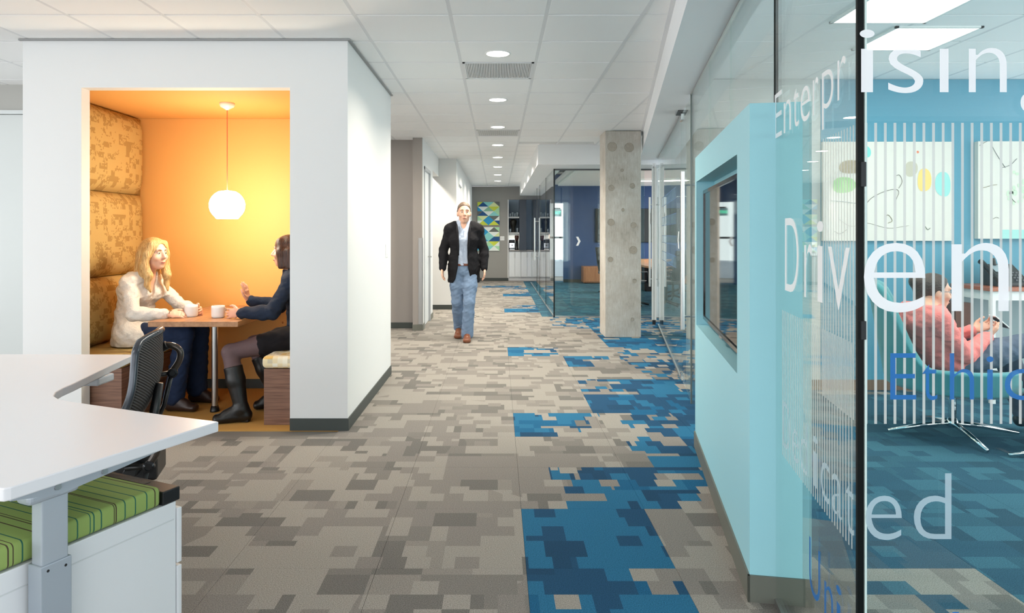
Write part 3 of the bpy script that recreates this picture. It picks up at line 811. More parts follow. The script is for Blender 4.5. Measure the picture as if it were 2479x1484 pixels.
# meeting room front and side
gm = thing('glass_partition', 'glass front of the navy meeting room with a white chevron mark', 'glass partition', (1.7, 11.43, 0))
p1_ = obj('glass_pane', bx(.945, 1.72, 11.424, 11.436, .02, 2.45), GLASS, gm)
obj('glass_pane', bx(1.726, 2.42, 11.424, 11.436, .02, 2.45), GLASS, gm)
obj('corner_edge', bx(.920, .942, 11.415, 11.440, 0, 2.45), mat('black_glass_edge', (12, 22, 26), .15), gm)
obj('floor_channel', bx(.93, 2.56, 11.415, 11.445, 0, .022), STEEL, gm)
obj('head_channel', bx(.93, 2.60, 11.415, 11.445, 2.425, 2.45), mat('dark_channel', (90, 92, 92), .4), gm)
chevron(p1_, (1400-PX)*11.42/F_PX, CAM_H-19*11.42/F_PX, .074, .075, lambda s, z: Vector((s, 11.4225, z)), WHITEV)
gs = thing('glass_partition', 'glass side of the meeting room running along the corridor', 'glass partition', (.93, 15.4, 0))
for a, b in ((11.45, 13.3), (13.31, 15.26), (16.42, 19.4)):
    obj('glass_pane', bx(.924, .936, a, b, .02, 2.45), GLASS, gs)
for y in (13.305, 15.27, 16.41):
    obj('pane_edge', bx(.921, .939, y-.012, y+.012, 0, 2.45), mat('black_glass_edge', (12, 22, 26), .15), gs)
obj('floor_channel', bx(.915, .945, 11.45, 19.4, 0, .022), STEEL, gs)
dg = thing('glass_door', 'narrow glass door in the meeting room side near the coffee niche', 'door', (.93, 15.85, 0))
pd2 = obj('glass_pane', bx(.924, .936, 15.29, 16.39, .012, 2.43), GLASS, dg)
long_handle(pd2, (.93, 16.25), (-1, 0), .75, 1.75, r=.014)
obj('pivot_patch', bx(.912, .948, 15.29, 15.42, 2.37, 2.43), STEEL, dg)
# open meeting room door seen edge-on
dm = thing('glass_door', 'open glass door seen edge-on between column and slanted glass, with twin bar handles', 'door', (2.47, 11.0, 0))
a, b = Vector((2.580, 11.40)), Vector((2.372, 10.50))
pd3 = obj('glass_pane', obox(B(), a, b, -.006, .006, .02, 2.43), GLASS, dm)
dd = (b-a).normalized(); dr = Vector((dd.y, -dd.x))
obj('stile', obox(B(), b, b - dd*.035, -.036, .036, .07, 2.40), mat('stile_white', (222, 224, 220), .4), dm)
obj('stile', obox(B(), a, a + dd*.035, -.02, .02, .07, 2.40), mat('stile_white', (222, 224, 220), .4), dm)
for q in (b, a + dd*.035): obj('bottom_patch', obox(B(), q, q - dd*.04, -.024, .024, .0, .07), BLACK, dm)
obj('top_patch', obox(B(), b + dd*.0, b - dd*.1, -.022, .022, 2.38, 2.45), STEEL, dm)
long_handle(pd3, b - dd*.10, tuple(dr), .57, 1.94, r=.016)
long_handle(pd3, b - dd*.10, tuple(-dr), .57, 1.94, r=.016)
obj('lock_plate', obox(B(), b - dd*.06, b - dd*.13, -.010, .010, 1.53, 1.70), TRIMW, pd3)
# ------------------------------------------------------------------ booth furniture
def rounded_slab(bm, x0, x1, y0, y1, z0, z1, r=.03, bulge=0.0, n=8):
    """soft cushion: box with rounded edges and a slightly crowned face"""
    box(bm, x0, x1, y0, y1, z0, z1)
    return bm
def soft(name, bm, m, parent, r=.02, seg=4, **k):
    o = obj(name, bm, m, parent, smooth=True, bevel=r, seg=seg, **k)
    return o
def cushion_panel(name, m, parent, face_x, back_x, y0, y1, z0, z1, bulge=.018, ny=14, nz=12):
    """upholstered wall pad, crowned towards face_x"""
    bm = B(); s = 1 if face_x > back_x else -1
    grid = []
    for i in range(nz+1):
        row = []
        for j in range(ny+1):
            a, b = j/ny, i/nz
            e = min(1, min(a, 1-a)*9)*min(1, min(b, 1-b)*7); e = e**0.5
            x = back_x + (face_x - s*bulge - back_x)*(0.35 + 0.65*e) + s*bulge*math.sin(math.pi*a)**.6*math.sin(math.pi*b)**.6
            ee = 0.012*(1-e)
            row.append(bm.verts.new((x, y0 + (y1-y0)*a + (ee if a < .5 else -ee), z0 + (z1-z0)*b)))
        grid.append(row)
    for i in range(nz):
        for j in range(ny): bm.faces.new((grid[i][j], grid[i][j+1], grid[i+1][j+1], grid[i+1][j]))
    rim = [grid[0][j] for j in range(ny+1)] + [grid[i][ny] for i in range(1, nz+1)] + [grid[nz][j] for j in range(ny-1, -1, -1)] + [grid[i][0] for i in range(nz-1, 0, -1)]
    bk = [bm.verts.new((back_x, v.co.y, v.co.z)) for v in rim]
    for i in range(len(rim)): bm.faces.new((rim[i], bk[i], bk[(i+1) % len(rim)], rim[(i+1) % len(rim)]))
    bm.faces.new(bk)
    return obj(name, bm, m, parent, smooth=True)
bl = thing('booth_bench', 'walnut booth bench with tall golden padded back where the blonde woman sits', 'bench', (-2.97, 5.57, 0))
obj('bench_base', bx(-3.215, -2.71, 4.985, 6.17, .004, .41), WALNUT, bl, bevel=.002)
soft('seat_cushion', bx(-3.215, -2.695, 4.975, 6.17, .412, .50), GOLD, bl, r=.028)
for z0, z1 in ((.505, 1.035), (1.04, 1.72), (1.725, 2.395)):
    cushion_panel('back_cushion', GOLD, bl, -3.10, -3.215, 4.97, 6.17, z0, z1)
br = thing('booth_bench', 'walnut booth bench with pale patchwork seat where the dark-haired woman sits', 'bench', (-1.43, 5.57, 0))
obj('bench_base', bx(-1.685, -1.175, 4.985, 6.17, .004, .408), WALNUT, br, bevel=.002)
soft('seat_cushion', bx(-1.70, -1.175, 4.975, 6.17, .410, .50), PATCH, br, r=.032)
for z0, z1 in ((.505, 1.035), (1.04, 1.72), (1.725, 2.395)):
    cushion_panel('back_cushion', GOLD, br, -1.30, -1.175, 4.97, 6.17, z0, z1)
bt = thing('booth_table', 'oak booth table on a steel post between the two benches', 'table', (-2.2, 5.37, 0))
obj('table_top', bx(-2.554, -1.896, 5.05, 6.17, .702, .74), OAK, bt, bevel=.002)
leg = obj('leg', tube(B(), [(-2.196, 5.37, .03), (-2.196, 5.37, .70)], .024, 20), STEEL, bt, smooth=False)
obj('foot', lathe(B(), [(0, .004), (.036, .004), (.036, .012), (.026, .05), (0, .05)], (-2.196, 5.37, 0), 20), BLACK, leg, smooth=True)
obj('top_flange', lathe(B(), [(0, .69), (.055, .69), (.055, .702), (0, .702)], (-2.196, 5.37, 0), 20), STEEL, leg)
def mug(x, y, z, label, hang=0):
    g = thing('coffee_mug', label, 'mug', (x, y, z), 'mugs on the booth table')
    r, hh = .050, .092
    prof = [(0, .004), (r*.80, 0), (r*.94, .006), (r, .018), (r, hh*.8), (r*.97, hh), (r*.91, hh), (r*.93, hh*.8), (r*.90, .02), (0, .012)]
    obj('cup', lathe(B(), prof, (x, y, z), 28), mat('white_ceramic', (240, 240, 238), .18), g, smooth=True)
    d = Vector((math.cos(hang), math.sin(hang), 0)); c0 = Vector((x, y, z))
    pts = arc([c0 + d*(r-.003) + Vector((0, 0, .072)), c0 + d*(r+.022) + Vector((0, 0, .068)), c0 + d*(r+.028) + Vector((0, 0, .046)), c0 + d*(r+.018) + Vector((0, 0, .026)), c0 + d*(r-.003) + Vector((0, 0, .022))], 5)
    obj('handle', tube(B(), pts, .006, 8), mat('white_ceramic', (240, 240, 238), .18), g, smooth=True)
    obj('coffee', lathe(B(), [(0, hh*.78), (r*.925, hh*.78)], (x, y, z), 24), mat('coffee', (54, 32, 18), .1), g)
mug(-2.375, 5.36, .74, 'white coffee mug held by the blonde woman', 1.9)
mug(-2.142, 5.30, .74, 'white coffee mug near the dark-haired woman at the front table edge', 1.2)
pdn = thing('pendant_lamp', 'glowing white glass pendant lamp hanging in the orange booth', 'pendant lamp', (-2.131, 5.45, 2.41))
GLOBE = emis('lit_opal_glass', (1.0, 0.88, 0.68), PENDANT)
obj('canopy', lathe(B(), [(0, 0), (.058, 0), (.058, -.012), (.050, -.030), (.020, -.046), (.007, -.055), (0, -.056)], (-2.131, 5.45, 2.41), 28), mat('canopy_white', (240, 226, 214), .35), pdn, smooth=True)
obj('cord', tube(B(), [(-2.131, 5.45, 2.36), (-2.131, 5.45, 1.70)], .0032, 8), mat('red_cord', (226, 96, 70), .6), pdn)
cz, gr0 = 1.606, .134
prof = [(.0, .118)] + [(gr0*math.cos(a), gr0*.92*math.sin(a)) for a in [math.radians(x) for x in (62, 48, 34, 20, 6, -8, -22, -34, -44)]] + [(.080, -.106), (.0, -.106)]
obj('globe', lathe(B(), prof, (-2.131, 5.45, cz), 32), GLOBE, pdn, smooth=True)

# ------------------------------------------------------------------ desk, pedestal and task chair (left foreground)
TOPW = mat('white_laminate', (222, 223, 227), .32, spec=.5)
eA = Vector((-.4175, -.9087)); eI = Vector((-.9087, .4175)); A = Vector((-.972, 2.411))
dk = thing('corner_desk', 'large white angled desk with rounded inner corner and grey lifting leg', 'desk', (-1.7, 2.6, 0))
tip = Vector((-1.967, 3.744))
inner = [(-1.967, 3.744), (-1.925, 3.45), (-1.875, 3.16), (-1.852, 3.02), (-1.842, 2.93), (-1.825, 2.86), (-1.79, 2.79), (-1.735, 2.735), (-1.66, 2.695), (-1.45, 2.605), (-1.204, 2.50)]
Bc = A + eA*.705
outer = [A, A + eA*.685, A + eA*.70 + eI*.006, A + eA*.705 + eI*.022, (-2.52, 2.336), (-2.74, 3.755)]
pts = [tuple(p)[:2] for p in outer] + inner
bm = prism(B(), pts, .694, .730)
obj('desk_top', bm, TOPW, dk, bevel=.004)
def DP(s, d): p = A + eA*s + eI*d; return (p.x, p.y)
def dbox(bm, s0, s1, d0, d1, z0, z1): return prism(bm, [DP(s0, d0), DP(s1, d0), DP(s1, d1), DP(s0, d1)], z0, z1)
sL = (Vector((-1.233, 1.986)) - A).dot(eA)
lg = obj('lifting_leg', dbox(B(), sL, sL+.076, .058, .104, .40, .672), ALU, dk, bevel=.004)
obj('leg_sleeve', dbox(B(), sL-.006, sL+.082, .052, .110, .0, .462), mat('painted_aluminium_lower', (160, 170, 180), .45, .2), lg, bevel=.003)
for ss, zz in ((sL+.012, .44), (sL+.062, .445)):
    p = DP(ss, .0515)
    obj('bolt', lathe(B(), [(0, 0), (.004, 0), (.004, .003), (0, .003)], (0, 0, 0), 10), BLACKM, lg, M=Matrix.Translation((p[0], p[1], zz)) @ Vector((eI.x, eI.y, 0)).to_track_quat('Z', 'Y').to_matrix().to_4x4())
bm = B()
pr_ = [(.06, .688), (.62, .688), (.70, .684), (.70, .692), (.0 + .30, .694), (.06, .694)]
# tapering support arm under the edge
va = [(.10, .690, .690), (.33, .666, .694), (.52, .650, .694), (.66, .676, .694)]
for dd_ in (.045, .115):
    pass
N = len(va)
lo0 = [bm.verts.new((*DP(s, .045), z0)) for s, z0, z1 in va]; hi0 = [bm.verts.new((*DP(s, .045), .694)) for s, z0, z1 in va]
lo1 = [bm.verts.new((*DP(s, .115), z0)) for s, z0, z1 in va]; hi1 = [bm.verts.new((*DP(s, .115), .694)) for s, z0, z1 in va]
for i in range(N-1):
    bm.faces.new((lo0[i], lo0[i+1], hi0[i+1], hi0[i])); bm.faces.new((lo1[i+1], lo1[i], hi1[i], hi1[i+1]))
    bm.faces.new((lo0[i], lo1[i], lo1[i+1], lo0[i+1])); bm.faces.new((hi0[i], hi0[i+1], hi1[i+1], hi1[i]))
bm.faces.new((lo0[0], hi0[0], hi1[0], lo1[0])); bm.faces.new((lo0[-1], lo1[-1], hi1[-1], hi0[-1]))
arm = obj('support_arm', bm, ALU, dk)
for ss in (.395, .535):
    p = DP(ss, .0445)
    obj('bolt', lathe(B(), [(0, 0), (.009, 0), (.009, .004), (0, .004)], (0, 0, 0), 12), STEEL, arm, M=Matrix.Translation((p[0], p[1], .673)) @ Vector((-eI.x, -eI.y, 0)).to_track_quat('Z', 'Y').to_matrix().to_4x4())
obj('leg_head', dbox(B(), sL-.03, sL+.115, .05, .112, .640, .672), ALU, dk, bevel=.012, seg=3)
cp = Vector((-1.915, 3.40, .674)); 
obj('height_control', bx(-2.02, -1.905, 3.30, 3.44, .655, .693), mat('pale_control', (214, 218, 224), .3), dk, bevel=.008)
# other legs out of frame
obj('lifting_leg', bx(-2.45, -2.37, 2.55, 2.63, 0, .69), ALU, dk); obj('lifting_leg', bx(-2.42, -2.34, 3.45, 3.53, 0, .69), ALU, dk)

pdl = thing('drawer_pedestal', 'white steel drawer pedestal with green striped cushion under the desk', 'cabinet', (-1.4, 2.2, 0))
CW = mat('white_steel', (222, 226, 229), .35)
def cbox(bm, s0, s1, d0, d1, z0, z1): return dbox(bm, s0, s1, d0, d1, z0, z1)
s0 = (Vector((-1.104, 2.411)) - A).dot(eA)
obj('body', cbox(B(), s0+.02, s0+.92, .12, .56, .02, .46), CW, pdl, bevel=.003)
for z0, z1 in ((.245, .435), (.03, .235)):
    dr_ = obj('drawer', cbox(B(), s0, s0+.018, .115, .565, z0, z1), CW, pdl, bevel=.003)
    obj('pull', cbox(B(), s0-.006, s0, .16, .52, z1-.012, z1-.004), STEEL, dr_)
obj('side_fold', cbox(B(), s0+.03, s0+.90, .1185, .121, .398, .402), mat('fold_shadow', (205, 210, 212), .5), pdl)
rail = obj('end_rail', cbox(B(), s0+.005, s0+.075, .118, .56, .461, .508), mat('black_rail', (22, 23, 25), .35), pdl, bevel=.004)
obj('rail_slot', cbox(B(), s0+.025, s0+.05, .24, .45, .507, .5095), BLACKM, rail)
soft('cushion', cbox(B(), s0+.078, s0+.92, .122, .56, .463, .528), GREEN, pdl, r=.014)
for ss in (.06, .86):
    for q in (.16, .52): obj('caster', cbox(B(), s0+ss, s0+ss+.03, q-.015, q+.015, 0, .02), BLACK, pdl)

# task chair: back towards the corridor, facing the desk corner
tc = thing('task_chair', 'black mesh task chair pulled up to the angled desk', 'office chair', (-1.78, 3.13, 0))
f = Vector((-.968, -.25, 0)); w = Vector((-.25, .968, 0)); U = Vector((0, 0, 1)); Cc = Vector((-1.655, 3.14, 0))
MESH = NT('black_ribbed_mesh'); 
d = MESH.n('ShaderNodeVectorMath', operation='DOT_PRODUCT'); MESH.l(MESH.pos(), d.inputs[0]); d.inputs[1].default_value = (0.12, 0.45, 1.0)
wv = MESH.math('SINE', MESH.math('MULTIPLY', d.outputs['Value'], 520.0))
MESH.l(MESH.ramp(wv, [(0.2, lin((12, 13, 15))), (0.8, lin((38, 41, 46)))]), MESH.p.inputs['Base Color'])
MESH.p.inputs['Roughness'].default_value = .55; MESH.bump(wv, .5, .004); MESH = MESH.m
def back_pt(a, t):
    """a in -1..1 across, t in 0..1 up"""
    hw = .275*(0.80 + 0.20*math.sin(math.pi*min(1, t*1.0+.12))) + .012*math.cos(math.pi*t*2)
    if t > .88: hw *= math.sqrt(max(0, 1 - ((t-.88)/.135)**2))*.45 + .55
    lean = -.01 + .15*t + .035*math.sin(math.pi*t*1.3)
    curve = .045*(1-a*a)
    z = .50 + .435*t - (.02*a*a*t)
    return Cc - f*(lean) - f*curve*(-.2) + w*(hw*a) + U*z + f*(.05*a*a)
bm = B(); NA, NTT = 14, 26
def grid_sheet(fn, th):
    bm = B(); g0 = [[bm.verts.new(fn(-1+2*i/NA, j/NTT)) for i in range(NA+1)] for j in range(NTT+1)]
    g1 = [[bm.verts.new(Vector(v.co) - f*th) for v in r] for r in g0]
    for j in range(NTT):
        for i in range(NA):
            bm.faces.new((g0[j][i], g0[j][i+1], g0[j+1][i+1], g0[j+1][i])); bm.faces.new((g1[j][i+1], g1[j][i], g1[j+1][i], g1[j+1][i+1]))
    for j in range(NTT):
        bm.faces.new((g0[j][0], g0[j+1][0], g1[j+1][0], g1[j][0])); bm.faces.new((g0[j+1][NA], g0[j][NA], g1[j][NA], g1[j+1][NA]))
    for i in range(NA):
        bm.faces.new((g0[0][i+1], g0[0][i], g1[0][i], g1[0][i+1])); bm.faces.new((g0[NTT][i], g0[NTT][i+1], g1[NTT][i+1], g1[NTT][i]))
    return bm
bk = obj('backrest', grid_sheet(back_pt, .014), MESH, tc, smooth=True)
rim = [back_pt(-1.02, j/NTT) - f*.008 for j in range(NTT+1)] + [back_pt(-1+2*i/NA, 1.01) - f*.008 for i in range(1, NA)] + [back_pt(1.02, j/NTT) - f*.008 for j in range(NTT, -1, -1)]
obj('back_frame', tube(B(), rim, .016, 10), mat('graphite_frame', (70, 74, 80), .25, .5), bk, smooth=True)
for sgn in (1, -1):
    K = Cc - f*.115 + w*(.245*sgn) + U*(.700 if sgn > 0 else .40)
    lp = arc([K, K - f*.035 + U*.06, K - f*.035 + U*.11, K + f*.01 + U*.135, K + f*.06 + U*.125 + w*.01*sgn, K + f*.10 + U*.09 + w*.01*sgn], 7)
    am = obj('arm', tube(B(), lp, .016, 12), mat('bronze_gloss_arm', (74, 66, 60), .18, .4), tc, smooth=True)
    pad = soft('arm_pad', tube(B(), [K + f*.02 + U*.138, K + f*.11 + U*.085 + w*.01*sgn], .022, 14), BLACK, am, r=.004)
    kn = lathe(B(), [(0, 0), (.024, 0), (.024, .02), (.015, .026), (.013, .021), (0, .021)], (0, 0, 0), 20)
    obj('knob', kn, mat('dark_knob', (34, 35, 38), .25, .3), am, smooth=False, M=Matrix.Translation(K - f*.005) @ (Vector((.35, -.94, 0))).to_track_quat('Z', 'Y').to_matrix().to_4x4())
    obj('arm_post', tube(B(), [K, K + f*.035 - U*.16, K + f*.10 - U*.30, K + f*.22 - w*.1*sgn - U*.34], .011, 10), BLACK, tc, smooth=True)
    obj('back_bracket', tube(B(), [K, K + f*.09 + w*(-.02*sgn) - U*.01], .012, 8), BLACK, tc, smooth=True)
sc_ = Cc + f*.24
soft('seat', prism(B(), [tuple((sc_ + f*a + w*b)[:2]) for a, b in ((-.22, -.2), (.20, -.24), (.24, -.15), (.24, .15), (.20, .24), (-.22, .2))], .43, .475), MESH, tc, r=.02)
mech = obj('seat_mechanism', prism(B(), [tuple((sc_ + f*a + w*b)[:2]) for a, b in ((-.36, -.10), (.12, -.10), (.12, .10), (-.36, .10))], .285, .43), BLACK, tc, bevel=.015)
obj('tilt_knob', tube(B(), [sc_ - f*.27 - w*.08 + U*.355, sc_ - f*.27 - w*.19 + U*.355], [.034, .028], 14), BLACK, mech, smooth=False, bevel=.004)
obj('gas_lift', tube(B(), [sc_ - f*.05 + U*.10, sc_ - f*.05 + U*.34], .026, 14), BLACK, tc)
for k in range(5):
    a = 2*math.pi*k/5 + .5; e = sc_ - f*.05 + Vector((math.cos(a), math.sin(a), 0))*.31
    lg_ = obj('base_leg', tube(B(), [sc_ - f*.05 + U*.11, (sc_ - f*.05)*.4 + e*.6 + U*.095, e + U*.07], [.028, .022, .016], 8), BLACK, tc, smooth=True)
    obj('caster', tube(B(), [e + U*.03 + Vector((-math.sin(a), math.cos(a), 0))*.02, e + U*.03 - Vector((-math.sin(a), math.cos(a), 0))*.02], .03, 14), BLACK, lg_)
obj('back_spine', tube(B(), [sc_ - f*.20 + U*.39, Cc - f*.07 + U*.42, Cc - f*.085 + U*.55, Cc - f*.11 + U*.70], [.03, .028, .022, .018], 10), BLACK, tc, smooth=True)

# ------------------------------------------------------------------ lounge
TEAL = mat('teal_upholstery', (66, 140, 146), .8, sheen=.3, bump=.1, scale=300)
ac = thing('lounge_armchair', 'teal winged swivel armchair on a polished four-star base', 'armchair', (3.12, 4.75, 0))
cc = Vector((3.12, 4.75, 0))
for (u, v) in ((2150, 1048), (2465, 1055), (2390, 1098), (2232, 1015)):
    e = Vector(fl(u, v)); e.z = .012
    m1 = cc*.55 + e*.45; m1.z = .055
    obj('base_leg', tube(B(), [cc + U*.085, m1 + U*.01, e + U*.006], [.022, .018, .012], 8), CHROME, ac, smooth=True)
obj('stem', tube(B(), [cc + U*.07, cc + U*.31], .024, 16), CHROME, ac)
obj('hub', lathe(B(), [(0, .06), (.035, .06), (.04, .09), (.026, .12), (0, .12)], cc, 18), CHROME, ac, smooth=True)
def shell(name, fn, na, nt, th, m, parent):
    bm = B(); g0 = [[bm.verts.new(fn(i/na, j/nt)) for i in range(na+1)] for j in range(nt+1)]
    for j in range(nt):
        for i in range(na): bm.faces.new((g0[j][i], g0[j][i+1], g0[j+1][i+1], g0[j+1][i]))
    o = obj(name, bm, m, parent, smooth=True)
    md = o.modifiers.new('solid', 'SOLIDIFY'); md.thickness = th; md.offset = 0
    md = o.modifiers.new('sub', 'SUBSURF'); md.levels = 1; md.render_levels = 1
    return o
# wrap-around back and wings: angle from front-left round the rear (-x) to front-right
def wrap(a, t):
    ang = math.radians(-128 + 256*a)            # 0 = rear
    q_ = min(1, max(0, (math.cos(ang - math.radians(28)) - .42)/.46)); back = q_*q_*(3-2*q_)
    top = .50 + .55*back
    z = .34 + (top - .34)*t
    r = .36 + .03*t + .04*t*back
    rx, ry = r*1.04, r*.98
    return cc + Vector((-math.cos(ang)*rx - .05*t*back - .01, math.sin(ang)*ry, z))
shell('back_shell', wrap, 26, 10, .055, TEAL, ac)
def seatpan(a, t):
    ang = 2*math.pi*a; r = .36*t
    return cc + Vector((-math.cos(ang)*r*1.08 + .03, math.sin(ang)*r, .315 + .04*t**3))
shell('seat_shell', seatpan, 24, 6, .05, TEAL, ac)
soft('seat_cushion', prism(B(), [tuple((cc + Vector((.06 + .36*math.cos(q), .30*math.sin(q), 0)))[:2]) for q in [2*math.pi*k/20 for k in range(20)]], .345, .425), TEAL, ac, r=.03)
ot = thing('lounge_ottoman', 'teal swivel ottoman on a polished star base at the right picture edge', 'ottoman', (3.62, 4.28, 0))
oc = Vector((3.62, 4.28, 0))
for k in range(4):
    a = math.radians(8 + 90*k + 172); e = oc + Vector((math.cos(a), math.sin(a), 0))*.46
    obj('base_leg', tube(B(), [oc + U*.07, oc*.5 + e*.5 + U*.04, e + U*.016], [.02, .016, .011], 8), CHROME, ot, smooth=True)
obj('stem', tube(B(), [oc + U*.06, oc + U*.30], .022, 14), CHROME, ot)
soft('cushion', prism(B(), [tuple((oc + Vector((.26*math.cos(q), .26*math.sin(q), 0)))[:2]) for q in [2*math.pi*k/20 for k in range(20)]], .30, .42), TEAL, ot, r=.04)
# credenza and phone
cr = thing('lounge_credenza', 'white framed credenza with reddish wood top against the lounge wall', 'credenza', (4.3, 5.85, 0))
CZ = .945
obj('top', bx(3.99, 5.6, 5.60, 6.10, CZ-.03, CZ), mat('cherry_top', (172, 96, 66), .35, var=.1, scale=8, stretch=(1, 8, 1)), cr, bevel=.002)
obj('fascia', bx(4.01, 5.58, 5.62, 6.09, CZ-.105, CZ-.032), TRIMW, cr)
for x in (4.01, 4.36, 5.0, 5.54):
    obj('leg', bx(x, x+.035, 5.62, 5.655, 0, CZ-.105), TRIMW, cr); obj('leg', bx(x, x+.035, 6.06, 6.09, 0, CZ-.105), TRIMW, cr)
obj('back_panel', bx(4.01, 5.58, 6.075, 6.092, .06, CZ-.105), mat('grey_panel', (176, 190, 192), .5), cr)
obj('side_cabinet', bx(3.84, 3.985, 5.80, 6.10, 0, .80), mat('dark_cherry', (104, 62, 46), .4, var=.15, scale=8, stretch=(1, 1, 6)), cr)
ph = thing('desk_phone', 'black office phone with keypad and screen on the lounge credenza', 'phone', (4.32, 5.85, CZ))
def wedge(bm, x0, x1, y0, y1, z, h0, h1):
    vv = [bm.verts.new(p) for p in ((x0,y0,z),(x1,y0,z),(x1,y1,z),(x0,y1,z),(x0,y0,z+h0),(x1,y0,z+h0),(x1,y1,z+h1),(x0,y1,z+h1))]
    for q in ((3,2,1,0),(4,5,6,7),(0,1,5,4),(1,2,6,5),(2,3,7,6),(3,0,4,7)): bm.faces.new([vv[i] for i in q])
    return bm
obj('base', wedge(B(), 4.13, 4.41, 5.72, 5.93, CZ, .03, .18), BLACK, ph, bevel=.006)
Mk = lambda x, t: Vector((x, 5.72 + .21*t, CZ + .03 + .15*t + .002))
for r in range(4):
    for q in range(3):
        a = Mk(4.30 + .028*q, .10 + .13*r); obj('key', bx(a.x, a.x+.02, a.y, a.y+.018, a.z-.004, a.z+.010), mat('grey_key', (70, 74, 78), .4), ph)
a = Mk(4.20, .55); b_ = Mk(4.29, .92)
me = bpy.data.meshes.new('display'); me.from_pydata([(4.20, a.y, a.z+.003), (4.29, a.y, a.z+.003), (4.29, b_.y, b_.z+.003), (4.20, b_.y, b_.z+.003)], [], [(0, 1, 2, 3)]); me.materials.append(mat('grey_display', (150, 164, 172), .2)); link('display', me, ph)
obj('handset', tube(B(), [(4.145, 5.70, CZ+.05), (4.145, 5.76, CZ+.085), (4.145, 5.88, CZ+.17), (4.145, 5.94, CZ+.20)], [.024, .017, .017, .024], 12), BLACK, ph, smooth=True)
obj('arm_stub', tube(B(), [(4.24, 5.90, CZ+.17), (4.24, 5.92, CZ+.225)], .014, 10), BLACK, ph)
kb = thing('keypad_module', 'low black keypad module beside the office phone', 'keypad', (4.49, 5.8, CZ))
obj('base', wedge(B(), 4.42, 4.60, 5.74, 5.90, CZ, .015, .05), BLACK, kb, bevel=.004)
for q in range(5):
    for r in range(3):
        obj('key', bx(4.435+.031*q, 4.457+.031*q, 5.755+.045*r, 5.785+.045*r, CZ+.02+.0095*r, CZ+.030+.0095*r), mat('grey_key', (70, 74, 78), .4), kb)
ou = thing('wall_outlet', 'white double outlet plate on the pale lounge wall', 'outlet', (2.79, 6.13, 1.24))
pz = at(1968, 603, 6.13)
obj('plate', bx(pz.x-.035, pz.x+.035, 6.122, 6.13, pz.z-.06, pz.z+.06), TRIMW, ou, bevel=.002)
for dz in (-.025, .025): obj('socket', bx(pz.x-.015, pz.x+.015, 6.119, 6.122, pz.z+dz-.012, pz.z+dz+.012), mat('socket_grey', (190, 190, 186), .4), ou)
# lounge paintings
CANV = mat('canvas_white', (226, 222, 214), .7, var=.03, scale=14, bump=.1)
def painting(label, u0, v0, u1, v1, Y):
    a, b = at(u0, v1, Y), at(u1, v0, Y)
    g = thing('abstract_painting', label, 'painting', ((a.x+b.x)/2, Y+.02, a.z), 'abstract canvases on the lounge wall')
    cv = obj('canvas', bx(a.x, b.x, Y, 6.125, a.z, b.z), CANV, g)
    return g, cv, a, b
def blob(cv, u, v, ru, rv, c, Y, seed=0):
    p = at(u, v, Y - .0015); r1, r2 = ru*Y/F_PX, rv*Y/F_PX
    n = 24; V = [(p.x, p.y, p.z)]
    for k in range(n):
        q = 2*math.pi*k/n; e = 1 + .05*math.sin(2*q+seed) + .03*math.sin(3*q+2*seed)
        V.append((p.x + math.copysign(abs(math.cos(q))**.85, math.cos(q))*r1*e, p.y, p.z + math.copysign(abs(math.sin(q))**.85, math.sin(q))*r2*e))
    me = bpy.data.meshes.new('painted_blob'); me.from_pydata(V, [], [(0, 1+k, 1+(k+1) % n) for k in range(n)])
    me.materials.append(mat('pigment_%d_%d_%d' % c, c, .7)); link('painted_blob', me, cv)
def squig(cv, pts, c, Y, w=.004):
    P = arc([at(u, v, Y-.003) for u, v in pts], 6)
    obj('brush_line', tube(B(), P, w*.5, 5), mat('ink_%d_%d_%d' % c, c, .7), cv)
PYY = 6.095
g, cv, a, b = painting('pale abstract canvas with green, tan, yellow and aqua ovals on the teal wall', 1992, 343, 2305, 583, PYY)
for q in ((2062, 404, 30, 17, (176, 160, 132)), (2043, 448, 27, 20, (160, 208, 140)), (2094, 368, 14, 15, (128, 212, 206)), (2206, 409, 15, 19, (200, 194, 176)), (2238, 436, 16, 29, (254, 214, 130)), (2283, 446, 18, 31, (160, 222, 216)), (2222, 368, 3, 3, (232, 140, 110))):
    blob(cv, *q, PYY, q[0])
squig(cv, [(2098, 492), (2112, 478), (2140, 464), (2168, 458), (2176, 466), (2170, 482), (2166, 500)], (120, 116, 112), PYY)
squig(cv, [(2168, 426), (2178, 424), (2184, 440), (2176, 456)], (120, 116, 112), PYY)
squig(cv, [(2010, 486), (2040, 488), (2070, 492), (2098, 492)], (110, 140, 146), PYY)
squig(cv, [(2030, 530), (2060, 548), (2100, 540), (2150, 552), (2200, 546)], (170, 168, 160), PYY, .003)
squig(cv, [(2020, 560), (2034, 566), (2050, 556)], (110, 110, 100), PYY)
squig(cv, [(2140, 530), (2150, 520), (2160, 534), (2150, 540)], (130, 126, 90), PYY)
squig(cv, [(2240, 548), (2246, 556), (2252, 552)], (90, 110, 90), PYY)
PY2 = 6.075
g, cv, a, b = painting('pale abstract canvas with thin branches and faint green leaves above the phone', 2368, 342, 2680, 578, PY2)
squig(cv, [(2400, 350), (2412, 372), (2426, 394), (2434, 406)], (130, 136, 140), PY2)
squig(cv, [(2425, 406), (2434, 404), (2448, 398), (2462, 384)], (110, 116, 120), PY2)
squig(cv, [(2374, 456), (2390, 452), (2404, 448), (2414, 447)], (140, 132, 104), PY2)
squig(cv, [(2372, 352), (2382, 346), (2390, 342)], (120, 120, 120), PY2)
squig(cv, [(2448, 478), (2454, 486), (2459, 490)], (120, 124, 110), PY2)
squig(cv, [(2404, 530), (2412, 526), (2418, 528)], (140, 140, 132), PY2)
